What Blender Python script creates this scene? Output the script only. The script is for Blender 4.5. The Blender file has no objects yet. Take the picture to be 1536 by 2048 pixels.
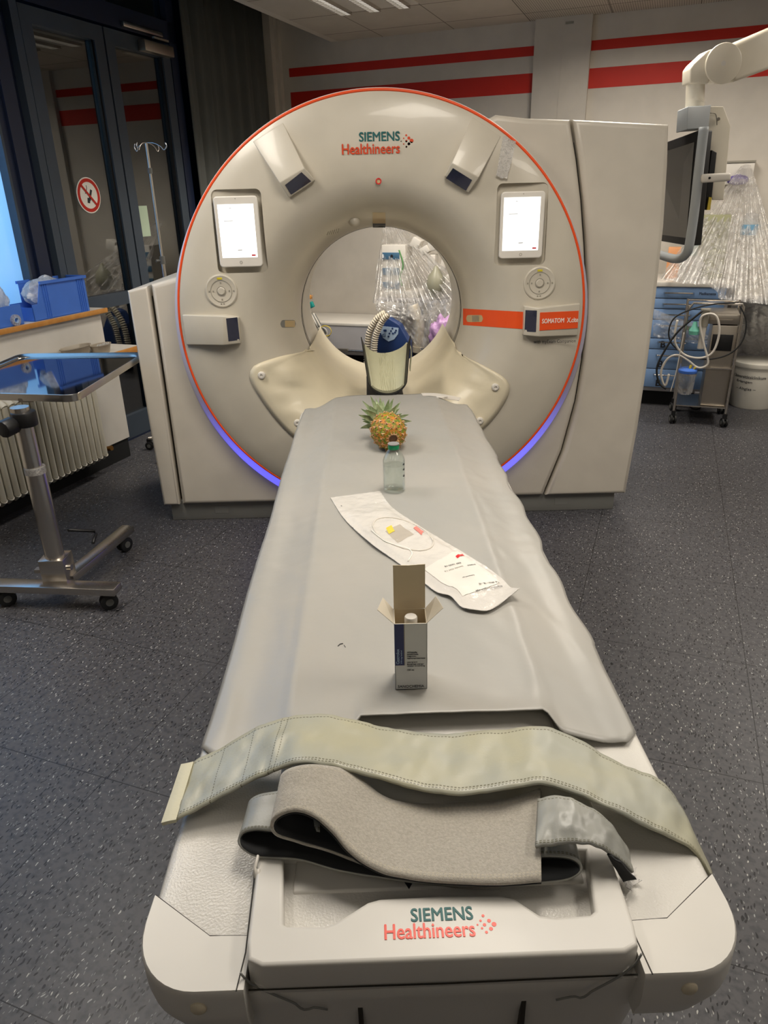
import bpy, bmesh, math, random
from mathutils import Vector, Matrix, noise
random.seed(7)
PI = math.pi
SC = bpy.context.scene
COL = SC.collection

# ------------------------------------------------------------------ camera
FPX = 1440.0; PITCH = math.radians(23.6); ROLL = math.radians(1.45); CAMZ = 1.55
_r0 = Vector((1, 0, 0)); _u0 = Vector((0, math.sin(PITCH), math.cos(PITCH)))
FW = Vector((0, math.cos(PITCH), -math.sin(PITCH)))
RT = _r0*math.cos(ROLL) - _u0*math.sin(ROLL)
UP = _u0*math.cos(ROLL) + _r0*math.sin(ROLL)
CP = Vector((0, 0, CAMZ))
cam_d = bpy.data.cameras.new('camera'); cam = bpy.data.objects.new('camera', cam_d); COL.objects.link(cam)
cam_d.sensor_fit = 'VERTICAL'; cam_d.sensor_height = 36.0; cam_d.lens = FPX/2048*36.0
cam_d.clip_start = 0.05
cam.matrix_world = Matrix((( RT.x, UP.x, -FW.x, CP.x), (RT.y, UP.y, -FW.y, CP.y), (RT.z, UP.z, -FW.z, CP.z), (0, 0, 0, 1)))
SC.camera = cam
# ------------------------------------------------------------------ world, exposure
W = bpy.data.worlds.new('world'); SC.world = W; W.use_nodes = True
W.node_tree.nodes['Background'].inputs[0].default_value = (0.05, 0.12, 0.25, 1)
W.node_tree.nodes['Background'].inputs[1].default_value = 0.05
SC.view_settings.view_transform = 'Standard'; SC.view_settings.look = 'None'
SC.view_settings.gamma = 1.0; SC.view_settings.use_curve_mapping = False
SC.view_settings.exposure = -0.33
SC.cycles.max_bounces = 7; SC.cycles.diffuse_bounces = 4; SC.cycles.glossy_bounces = 4
SC.cycles.transmission_bounces = 6; SC.cycles.transparent_max_bounces = 12
SC.cycles.caustics_reflective = False; SC.cycles.caustics_refractive = False
SC.cycles.use_denoising = True
LAMP_POWER = 34.0; LAMP_COL = (1.0, 0.915, 0.80)

# ------------------------------------------------------------------ frames
AL = math.radians(21.0)
UA = Vector((math.cos(AL), -math.sin(AL), 0)); VA = Vector((math.sin(AL), math.cos(AL), 0))
ROOM = Matrix.Rotation(-AL, 4, 'Z')        # the room is turned 21 degrees from the scanner axis
IDM = Matrix.Identity(4)
def ray(x, y): return FW*FPX + RT*(x-768) + UP*(1024-y)
def on_z(x, y, z): d = ray(x, y); return CP + d*((z-CAMZ)/d.z)
def on_y(x, y, Y): d = ray(x, y); return CP + d*(Y/d.y)
def on_a(x, y, a): d = ray(x, y); p = CP + d*(a/d.dot(UA)); return Vector((p.dot(UA), p.dot(VA), p.z))
def on_b(x, y, b): d = ray(x, y); p = CP + d*(b/d.dot(VA)); return Vector((p.dot(UA), p.dot(VA), p.z))

def place_light(name, loc, rot, sx, sy, power, col, spread=PI):
    l = bpy.data.lights.new(name, 'AREA'); l.shape = 'RECTANGLE'; l.size = sx; l.size_y = sy
    l.energy = power; l.color = col; l.spread = spread
    o = bpy.data.objects.new(name, l); COL.objects.link(o)
    o.location = loc; o.rotation_euler = rot
    return o
LUMS = [(a, b) for a in (-2.1, -0.3, 1.5) for b in (4.96, 1.80, -1.0)]
for a, b in LUMS:
    p = ROOM @ Vector((a, b, 2.70))
    # louvred luminaires: light leaves in a cone, rows nearer the scanner are on, the row over the camera is dimmed
    k = {4.96: 1.25, 1.80: 1.20, -1.0: .08}[b]
    place_light('ceiling_lamp_light', p, (0, 0, -AL), 0.5, 1.15, LAMP_POWER*k, LAMP_COL, math.radians(118 if (a < -2 and b > 4) else 166))
# daylight at dusk behind the frosted window on the left
place_light('dusk_light', ROOM @ Vector((-4.1, 2.3, 1.9)), (0, math.radians(-90), -AL), 2.0, 2.6, 46.0, (0.36, 0.66, 1.0))

# ------------------------------------------------------------------ materials
def srgb(r, g, b):
    f = lambda c: (c/255/12.92) if c/255 <= 0.04045 else ((c/255+0.055)/1.055)**2.4
    return (f(r), f(g), f(b), 1)
def mat(name, col, rough=0.5, metal=0.0, bump=None, spec=0.5, emit=None, es=0.0, coat=0.0, vary=None, sheen=0.0):
    m = bpy.data.materials.new(name); m.use_nodes = True
    nt = m.node_tree; b = nt.nodes['Principled BSDF']
    b.inputs['Base Color'].default_value = col; b.inputs['Roughness'].default_value = rough
    b.inputs['Metallic'].default_value = metal; b.inputs['Specular IOR Level'].default_value = spec
    b.inputs['Coat Weight'].default_value = coat; b.inputs['Sheen Weight'].default_value = sheen
    if emit: b.inputs['Emission Color'].default_value = emit; b.inputs['Emission Strength'].default_value = es
    tc = nt.nodes.new('ShaderNodeTexCoord')
    if bump:
        sc, st, dist = bump
        n = nt.nodes.new('ShaderNodeTexNoise'); n.inputs['Scale'].default_value = sc; n.inputs['Detail'].default_value = 4
        bp = nt.nodes.new('ShaderNodeBump'); bp.inputs['Strength'].default_value = st; bp.inputs['Distance'].default_value = dist
        nt.links.new(tc.outputs['Object'], n.inputs['Vector']); nt.links.new(n.outputs['Fac'], bp.inputs['Height'])
        nt.links.new(bp.outputs['Normal'], b.inputs['Normal'])
    # slight tonal variation: nothing is one flat colour
    sc, col2 = vary if vary else (6.0, tuple(c*0.93 for c in col[:3])+(1,))
    n2 = nt.nodes.new('ShaderNodeTexNoise'); n2.inputs['Scale'].default_value = sc; n2.inputs['Detail'].default_value = 3
    mx = nt.nodes.new('ShaderNodeMix'); mx.data_type = 'RGBA'
    rp = nt.nodes.new('ShaderNodeMapRange'); rp.inputs[1].default_value = 0.35; rp.inputs[2].default_value = 0.65
    nt.links.new(tc.outputs['Object'], n2.inputs['Vector']); nt.links.new(n2.outputs['Fac'], rp.inputs[0])
    nt.links.new(rp.outputs[0], mx.inputs[0]); mx.inputs[6].default_value = col; mx.inputs[7].default_value = col2
    nt.links.new(mx.outputs[2], b.inputs['Base Color'])
    return m
def mth(nt, op, a, b=None, clamp=False):
    n = nt.nodes.new('ShaderNodeMath'); n.operation = op; n.use_clamp = clamp
    for i, v in enumerate((a, b)):
        if v is None: continue
        if isinstance(v, (int, float)): n.inputs[i].default_value = v
        else: nt.links.new(v, n.inputs[i])
    return n.outputs[0]
def mixc(nt, fac, c1, c2):
    n = nt.nodes.new('ShaderNodeMix'); n.data_type = 'RGBA'
    nt.links.new(fac, n.inputs[0])
    for i, c in ((6, c1), (7, c2)):
        if isinstance(c, tuple): n.inputs[i].default_value = c
        else: nt.links.new(c, n.inputs[i])
    return n.outputs[2]

def floor_mat():
    m = bpy.data.materials.new('speckled_floor'); m.use_nodes = True; nt = m.node_tree; b = nt.nodes['Principled BSDF']
    tc = nt.nodes.new('ShaderNodeTexCoord')
    base = None
    n = nt.nodes.new('ShaderNodeTexNoise'); n.inputs['Scale'].default_value = 1.1; n.inputs['Detail'].default_value = 5
    nt.links.new(tc.outputs['Object'], n.inputs['Vector'])
    c = mixc(nt, n.outputs['Fac'], srgb(72, 72, 76), srgb(84, 83, 85))
    n = nt.nodes.new('ShaderNodeTexNoise'); n.inputs['Scale'].default_value = 55; n.inputs['Detail'].default_value = 3
    nt.links.new(tc.outputs['Object'], n.inputs['Vector'])
    f = nt.nodes.new('ShaderNodeMapRange'); f.inputs[1].default_value = .45; f.inputs[2].default_value = .75
    nt.links.new(n.outputs['Fac'], f.inputs[0])
    c = mixc(nt, f.outputs[0], c, srgb(54, 55, 60))
    # elongated flecks: warped voronoi cells, several directions
    for k, (ang, sc, th, pick, colr) in enumerate(((0.4, 105, .16, .93, srgb(172, 172, 168)), (1.9, 95, .15, .93, srgb(150, 152, 152)),
                                                  (2.7, 110, .24, .82, srgb(28, 28, 31)), (1.1, 130, .24, .82, srgb(24, 24, 27)), (0.0, 200, .22, .84, srgb(120, 122, 122)))):
        mp = nt.nodes.new('ShaderNodeMapping'); mp.inputs['Rotation'].default_value = (0, 0, ang); mp.inputs['Scale'].default_value = (1, .36, 1)
        mp.inputs['Location'].default_value = (k*3.1, k*1.7, 0)
        wn = nt.nodes.new('ShaderNodeTexNoise'); wn.inputs['Scale'].default_value = 30; wn.inputs['Detail'].default_value = 1
        ad = nt.nodes.new('ShaderNodeVectorMath'); ad.operation = 'MULTIPLY_ADD'; ad.inputs[1].default_value = (.022, .022, 0)
        nt.links.new(tc.outputs['Object'], wn.inputs['Vector']); nt.links.new(wn.outputs['Color'], ad.inputs[0]); nt.links.new(tc.outputs['Object'], ad.inputs[2])
        nt.links.new(ad.outputs[0], mp.inputs['Vector'])
        v = nt.nodes.new('ShaderNodeTexVoronoi'); v.voronoi_dimensions = '2D'; v.inputs['Scale'].default_value = sc
        nt.links.new(mp.outputs[0], v.inputs['Vector'])
        sep = nt.nodes.new('ShaderNodeSeparateColor'); nt.links.new(v.outputs['Color'], sep.inputs[0])
        msk = mth(nt, 'MULTIPLY', mth(nt, 'LESS_THAN', v.outputs['Distance'], th), mth(nt, 'GREATER_THAN', sep.outputs[0], pick))
        c = mixc(nt, msk, c, colr)
    # welded seams of the 60 cm tiles (room directions)
    sx = nt.nodes.new('ShaderNodeSeparateXYZ'); nt.links.new(tc.outputs['Object'], sx.inputs[0])
    def seam(o, off):
        t = mth(nt, 'FRACT', mth(nt, 'DIVIDE', mth(nt, 'ADD', o, 60-off), 0.6))
        return mth(nt, 'LESS_THAN', mth(nt, 'ABSOLUTE', mth(nt, 'SUBTRACT', t, .5)), .0022)
    s = mth(nt, 'MAXIMUM', seam(sx.outputs[0], .43-.3), seam(sx.outputs[1], .03-.3))
    c = mixc(nt, s, c, srgb(24, 24, 26))
    nt.links.new(c, b.inputs['Base Color'])
    b.inputs['Roughness'].default_value = .42; b.inputs['Specular IOR Level'].default_value = .35
    bp = nt.nodes.new('ShaderNodeBump'); bp.inputs['Strength'].default_value = .25; bp.inputs['Distance'].default_value = .001
    nt.links.new(n.outputs['Fac'], bp.inputs['Height']); nt.links.new(bp.outputs[0], b.inputs['Normal'])
    return m
def ceiling_mat():
    m = mat('ceiling_tiles', srgb(196, 188, 176), .8); nt = m.node_tree; b = nt.nodes['Principled BSDF']
    tc = nt.nodes.new('ShaderNodeTexCoord'); sx = nt.nodes.new('ShaderNodeSeparateXYZ'); nt.links.new(tc.outputs['Object'], sx.inputs[0])
    def seam(o, per, off, w):
        t = mth(nt, 'FRACT', mth(nt, 'DIVIDE', mth(nt, 'ADD', o, 60*per+per/2-off), per))
        return mth(nt, 'LESS_THAN', mth(nt, 'ABSOLUTE', mth(nt, 'SUBTRACT', t, .5)), w/per)
    s = mth(nt, 'MAXIMUM', seam(sx.outputs[0], .6, -2.4, .004), seam(sx.outputs[1], .6, 5.62, .006))
    perf = mth(nt, 'MULTIPLY', seam(sx.outputs[0], .016, 0, .0035), seam(sx.outputs[1], .016, 0, .0035))
    # only the tiles right of the shaft are perforated
    perf = mth(nt, 'MULTIPLY', perf, mth(nt, 'GREATER_THAN', sx.outputs[0], -1.2))
    old = b.inputs['Base Color'].links[0].from_socket
    c = mixc(nt, s, old, srgb(120, 112, 102)); c = mixc(nt, perf, c, srgb(80, 75, 68))
    nt.links.new(c, b.inputs['Base Color'])
    return m
def glass_mat(name, tint=(1, 1, 1, 1), ior=1.5, rough=0.0, facmul=1.0):
    m = bpy.data.materials.new(name); m.use_nodes = True; nt = m.node_tree; nt.nodes.clear()
    out = nt.nodes.new('ShaderNodeOutputMaterial'); tr = nt.nodes.new('ShaderNodeBsdfTransparent'); tr.inputs[0].default_value = tint
    gl = nt.nodes.new('ShaderNodeBsdfGlossy'); gl.inputs['Roughness'].default_value = rough
    lw = nt.nodes.new('ShaderNodeLayerWeight'); lw.inputs[0].default_value = .5
    f0 = ((ior-1)/(ior+1))**2
    fac = mth(nt, 'ADD', mth(nt, 'MULTIPLY', mth(nt, 'POWER', lw.outputs['Facing'], 5.0), 1-f0), f0)
    mx = nt.nodes.new('ShaderNodeMixShader')
    nt.links.new(mth(nt, 'MULTIPLY', fac, facmul, True), mx.inputs[0]); nt.links.new(tr.outputs[0], mx.inputs[1]); nt.links.new(gl.outputs[0], mx.inputs[2])
    nt.links.new(mx.outputs[0], out.inputs[0])
    return m
def film_mat(name, base=.25, scale=14, col=(.9, .88, .85, 1), gloss=.35):
    # crumpled clear plastic film: mostly see-through, milky where it is creased, glossy
    m = bpy.data.materials.new(name); m.use_nodes = True; nt = m.node_tree; nt.nodes.clear()
    out = nt.nodes.new('ShaderNodeOutputMaterial'); tr = nt.nodes.new('ShaderNodeBsdfTransparent')
    gl = nt.nodes.new('ShaderNodeBsdfGlossy'); gl.inputs['Roughness'].default_value = .18
    df = nt.nodes.new('ShaderNodeBsdfTranslucent'); df.inputs[0].default_value = col
    df2 = nt.nodes.new('ShaderNodeBsdfDiffuse'); df2.inputs[0].default_value = col
    ms = nt.nodes.new('ShaderNodeMixShader'); nt.links.new(df.outputs[0], ms.inputs[1]); nt.links.new(df2.outputs[0], ms.inputs[2])
    tc = nt.nodes.new('ShaderNodeTexCoord')
    n = nt.nodes.new('ShaderNodeTexNoise'); n.inputs['Scale'].default_value = scale; n.inputs['Detail'].default_value = 6; n.inputs['Distortion'].default_value = 1.5
    nt.links.new(tc.outputs['Object'], n.inputs['Vector'])
    ridge = mth(nt, 'SUBTRACT', 1.0, mth(nt, 'MULTIPLY', mth(nt, 'ABSOLUTE', mth(nt, 'SUBTRACT', n.outputs['Fac'], .5)), 9), True)
    fac = mth(nt, 'ADD', mth(nt, 'MULTIPLY', ridge, .35), base, True)
    bp = nt.nodes.new('ShaderNodeBump'); bp.inputs['Strength'].default_value = .8; bp.inputs['Distance'].default_value = .015
    nt.links.new(n.outputs['Fac'], bp.inputs['Height']); nt.links.new(bp.outputs[0], gl.inputs['Normal'])
    m1 = nt.nodes.new('ShaderNodeMixShader'); nt.links.new(fac, m1.inputs[0]); nt.links.new(tr.outputs[0], m1.inputs[1]); nt.links.new(ms.outputs[0], m1.inputs[2])
    m2 = nt.nodes.new('ShaderNodeMixShader'); m2.inputs[0].default_value = gloss
    lw = nt.nodes.new('ShaderNodeLayerWeight'); lw.inputs[0].default_value = .25; nt.links.new(bp.outputs[0], lw.inputs[1])
    nt.links.new(mth(nt, 'ADD', mth(nt, 'MULTIPLY', lw.outputs[0], gloss), gloss*.25, True), m2.inputs[0])
    nt.links.new(m1.outputs[0], m2.inputs[1]); nt.links.new(gl.outputs[0], m2.inputs[2]); nt.links.new(m2.outputs[0], out.inputs[0])
    return m
def strap_mat(name, col, col2, rough=.38, stitch=srgb(95, 92, 72), fuzzy=False, cross=()):
    # fabric strap: u along the strap in metres, v across; stitched rows near both hems
    m = mat(name, col, rough, vary=(260 if fuzzy else 9, col2), bump=(260, .2, .001), sheen=.5 if fuzzy else 0); nt = m.node_tree; b = nt.nodes['Principled BSDF']
    uv = nt.nodes.new('ShaderNodeUVMap'); sx = nt.nodes.new('ShaderNodeSeparateXYZ'); nt.links.new(uv.outputs[0], sx.inputs[0])
    dash = mth(nt, 'LESS_THAN', mth(nt, 'FRACT', mth(nt, 'MULTIPLY', sx.outputs[0], 190)), .62)
    rows = None
    for v0 in (.055, .085, .93):
        r = mth(nt, 'LESS_THAN', mth(nt, 'ABSOLUTE', mth(nt, 'SUBTRACT', sx.outputs[1], v0)), .0075)
        rows = r if rows is None else mth(nt, 'MAXIMUM', rows, r)
    msk = mth(nt, 'MULTIPLY', rows, dash)
    for u_ in cross:     # seams sewn across the strap
        c_ = mth(nt, 'LESS_THAN', mth(nt, 'ABSOLUTE', mth(nt, 'SUBTRACT', sx.outputs[0], u_)), .0007)
        d_ = mth(nt, 'LESS_THAN', mth(nt, 'FRACT', mth(nt, 'MULTIPLY', sx.outputs[1], 24)), .62)
        msk = mth(nt, 'MAXIMUM', msk, mth(nt, 'MULTIPLY', c_, d_))
    old = b.inputs['Base Color'].links[0].from_socket
    nt.links.new(mixc(nt, msk, old, stitch), b.inputs['Base Color'])
    if fuzzy:
        n = nt.nodes.new('ShaderNodeTexNoise'); n.inputs['Scale'].default_value = 1100; n.inputs['Detail'].default_value = 4
        n3 = nt.nodes.new('ShaderNodeTexNoise'); n3.inputs['Scale'].default_value = 330; n3.inputs['Detail'].default_value = 6
        tc = nt.nodes.new('ShaderNodeTexCoord'); nt.links.new(tc.outputs['Object'], n.inputs['Vector']); nt.links.new(tc.outputs['Object'], n3.inputs['Vector'])
        bp = nt.nodes.new('ShaderNodeBump'); bp.inputs['Strength'].default_value = .7; bp.inputs['Distance'].default_value = .0016
        nt.links.new(mth(nt, 'ADD', n.outputs['Fac'], n3.outputs['Fac']), bp.inputs['Height']); nt.links.new(bp.outputs[0], b.inputs['Normal'])
    return m

M = {}
M['floor'] = floor_mat(); M['ceil'] = ceiling_mat()
M['wall'] = mat('wall_paint', srgb(205, 198, 187), .75, bump=(180, .12, .001))
M['wallR'] = mat('shaft_paint', srgb(200, 193, 182), .6)
M['red'] = mat('red_stripe_paint', srgb(196, 32, 8), .6)
M['black'] = mat('black_plastic', srgb(16, 16, 18), .45)
M['void'] = mat('dark_surface', srgb(14, 15, 17), .8)
M['gantry'] = mat('scanner_cover', srgb(200, 193, 178), .33, bump=(500, .04, .0005), coat=.15)
M['gantry2'] = mat('scanner_cover_side', srgb(206, 199, 186), .36, bump=(500, .04, .0005))
M['plinth'] = mat('scanner_plinth', srgb(126, 126, 122), .5)
M['groove'] = mat('dark_groove', srgb(40, 36, 28), .6)
M['orange'] = mat('orange_trim', srgb(238, 84, 30), .4)
M['white'] = mat('white_plastic', srgb(222, 217, 208), .4)
M['white_line'] = mat('white_line', srgb(235, 230, 220), .4)
M['navy'] = mat('navy_window', srgb(14, 20, 52), .12, coat=.5)
M['brown_glass'] = mat('brown_window', srgb(196, 172, 128), .15)
M['teal'] = mat('teal_print', srgb(14, 92, 92), .5)
M['oprint'] = mat('orange_print', srgb(206, 66, 22), .5)
M['rprint'] = mat('coral_print', srgb(232, 80, 62), .4)
M['wprint'] = mat('white_print', srgb(245, 240, 230), .5)
M['kprint'] = mat('dark_print', srgb(30, 32, 40), .6)
M['gprint'] = mat('grey_print', srgb(150, 145, 132), .6)
M['yellow'] = mat('yellow_print', srgb(205, 190, 40), .5)
M['screen'] = mat('lit_screen', srgb(240, 245, 245), .3, emit=(1, 1, 1, 1), es=1.35)
M['screen_dark'] = mat('dark_screen', srgb(16, 15, 15), .14, coat=.3)
M['cream'] = mat('cream_cover', srgb(222, 212, 186), .36, bump=(6, .25, .01), coat=.1)
M['foam'] = mat('cream_foam', srgb(190, 188, 158), .75, bump=(60, .3, .003))
M['sheet'] = mat('grey_sheet', srgb(164, 161, 154), .38, bump=(6, .30, .012), vary=(2.5, srgb(157, 156, 151)))
M['mattress'] = mat('grey_mattress', srgb(120, 125, 128), .5)
M['table'] = mat('table_cover', srgb(208, 205, 198), .4)
M['table_tex'] = mat('table_textured_top', srgb(210, 207, 200), .23, bump=(300, .30, .003))
M['beige'] = mat('beige_recess', srgb(205, 194, 170), .5)
M['strap'] = strap_mat('satin_strap', srgb(172, 169, 145), srgb(163, 164, 152), cross=(.055, .105, .150, .160))
M['strap2'] = strap_mat('grey_satin_strap', srgb(156, 156, 148), srgb(142, 143, 138))
M['velcro'] = strap_mat('loop_fleece', srgb(182, 176, 164), srgb(166, 160, 148), .95, stitch=srgb(186, 178, 160), fuzzy=True)
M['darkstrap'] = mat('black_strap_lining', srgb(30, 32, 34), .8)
M['steel'] = mat('stainless_steel', srgb(206, 200, 192), .26, 1.0, bump=(300, .04, .0005))
M['steel_mirror'] = mat('polished_steel', srgb(150, 150, 152), .05, 1.0)
M['steel_dull'] = mat('brushed_steel', srgb(180, 172, 160), .38, 1.0)
M['chrome'] = mat('chrome', srgb(210, 206, 200), .12, 1.0)
M['frame'] = mat('anthracite_frame', srgb(60, 70, 82), .45)
M['navyframe'] = mat('blue_black_frame', srgb(24, 34, 58), .45)
M['curtain'] = mat('dark_curtain', srgb(88, 90, 87), .85, bump=(90, .2, .001))
M['wood'] = mat('orange_wood_edge', srgb(205, 145, 72), .5, vary=(20, srgb(190, 128, 58)))
M['sill'] = mat('white_laminate', srgb(214, 209, 200), .45)
M['bluebin'] = mat('blue_polypropylene', srgb(72, 120, 214), .35)
M['blue'] = mat('blue_drawer_front', srgb(124, 156, 200), .4)
M['navyplastic'] = mat('navy_plastic', srgb(28, 54, 104), .4)
M['radiator'] = mat('cream_radiator', srgb(216, 210, 192), .4)
M['rubber'] = mat('black_rubber', srgb(22, 23, 24), .6)
M['rubbergrey'] = mat('grey_rubber', srgb(98, 98, 94), .6)
M['hose'] = mat('beige_corrugated_hose', srgb(206, 196, 176), .5)
M['cardboard'] = mat('carton_inside', srgb(216, 200, 168), .7)
M['carton'] = mat('carton_outside', srgb(205, 206, 204), .4)
M['navyprint'] = mat('navy_print', srgb(26, 36, 92), .4)
M['paper'] = mat('white_paper', srgb(212, 209, 203), .35, bump=(30, .3, .004))
M['pouch'] = mat('pouch_film', srgb(212, 208, 201), .2, bump=(26, .6, .008), coat=.4)
M['redplastic'] = mat('red_plastic', srgb(205, 34, 40), .35)
M['pinkred'] = mat('faded_red', srgb(226, 128, 118), .4)
M['paleyellow'] = mat('yellow_label', srgb(222, 196, 70), .5)
M['tube'] = mat('clear_tube', srgb(212, 206, 196), .25)
M['greencap'] = mat('green_cap', srgb(18, 130, 84), .3)
M['greyrubber'] = mat('grey_stopper', srgb(130, 128, 126), .6)
M['glass'] = glass_mat('door_glass', (.5, .52, .5, 1), 2.7)
M['bottle'] = glass_mat('bottle_glass', (.95, .97, .96, 1), 1.6)
M['liquid'] = glass_mat('clear_liquid', (.96, .97, .965, 1), 1.36)
M['film'] = film_mat('clear_film', .20, 7)
M['film2'] = film_mat('clear_film_soft', .10, 4, gloss=.25)
M['film_small'] = film_mat('crumpled_tape', .35, 45)
M['binbag'] = film_mat('bagged_supplies', .75, 16, (.82, .88, .95, 1))
M['leaf'] = mat('pineapple_leaf', srgb(166, 178, 138), .5, vary=(50, srgb(108, 130, 84)))
M['tealp'] = mat('teal_plastic', srgb(24, 136, 128), .3)
M['mint'] = mat('mint_plastic', srgb(120, 200, 178), .35)
M['purple'] = mat('purple_bag', srgb(190, 150, 196), .35, bump=(20, .6, .02))
M['purple2'] = mat('violet_gloves', srgb(104, 88, 158), .6)
M['olive'] = mat('olive_box', srgb(150, 150, 116), .6)
M['bucket'] = mat('bucket_plastic', srgb(226, 222, 210), .35)
M['lightgrey'] = mat('light_grey_panel', srgb(178, 176, 178), .5)
M['greyblock'] = mat('grey_hub', srgb(160, 165, 168), .5)
M['armwhite'] = mat('arm_white', srgb(228, 220, 202), .35)
M['brass'] = mat('brass_valve', srgb(150, 110, 60), .3, 1.0)
M['paleblue'] = mat('pale_blue_label', srgb(176, 200, 226), .35)
M['modblue'] = mat('blue_module', srgb(70, 110, 140), .4)
M['papergreen'] = mat('pale_green_paper', srgb(186, 205, 180), .7)
M['tray'] = mat('pulp_tray', srgb(160, 150, 134), .5)
def led_mat():
    m = bpy.data.materials.new('light_ring_glow'); m.use_nodes = True; nt = m.node_tree; b = nt.nodes['Principled BSDF']
    b.inputs['Base Color'].default_value = srgb(200, 195, 205)
    g = nt.nodes.new('ShaderNodeNewGeometry'); sx = nt.nodes.new('ShaderNodeSeparateXYZ'); nt.links.new(g.outputs['Position'], sx.inputs[0])
    mr = nt.nodes.new('ShaderNodeMapRange'); mr.interpolation_type = 'SMOOTHSTEP'; mr.inputs[1].default_value = .72; mr.inputs[2].default_value = .28; mr.inputs[3].default_value = .03; mr.inputs[4].default_value = 1.3
    nt.links.new(sx.outputs[2], mr.inputs[0]); nt.links.new(mr.outputs[0], b.inputs['Emission Strength'])
    b.inputs['Emission Color'].default_value = (.13, .12, 1.0, 1)
    return m
M['led'] = led_mat()
def frosted_mat():
    m = bpy.data.materials.new('frosted_pane'); m.use_nodes = True; nt = m.node_tree; nt.nodes.clear()
    out = nt.nodes.new('ShaderNodeOutputMaterial'); t = nt.nodes.new('ShaderNodeBsdfTranslucent')
    tc = nt.nodes.new('ShaderNodeTexCoord'); n = nt.nodes.new('ShaderNodeTexNoise'); n.inputs['Scale'].default_value = 2.2
    nt.links.new(tc.outputs['Object'], n.inputs['Vector'])
    nt.links.new(mixc(nt, n.outputs['Fac'], (.62, .82, 1, 1), (.95, .97, 1, 1)), t.inputs[0])
    g = nt.nodes.new('ShaderNodeBsdfGlossy'); g.inputs['Roughness'].default_value = .1
    mx = nt.nodes.new('ShaderNodeMixShader'); mx.inputs[0].default_value = .08
    nt.links.new(t.outputs[0], mx.inputs[1]); nt.links.new(g.outputs[0], mx.inputs[2]); nt.links.new(mx.outputs[0], out.inputs[0])
    return m
M['frost'] = frosted_mat()
def louvre_mat():
    m = mat('lit_louvre', srgb(230, 230, 230), .3, emit=(1, .97, .92, 1), es=1.3); nt = m.node_tree; b = nt.nodes['Principled BSDF']
    return m
M['louvre'] = louvre_mat()

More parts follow.
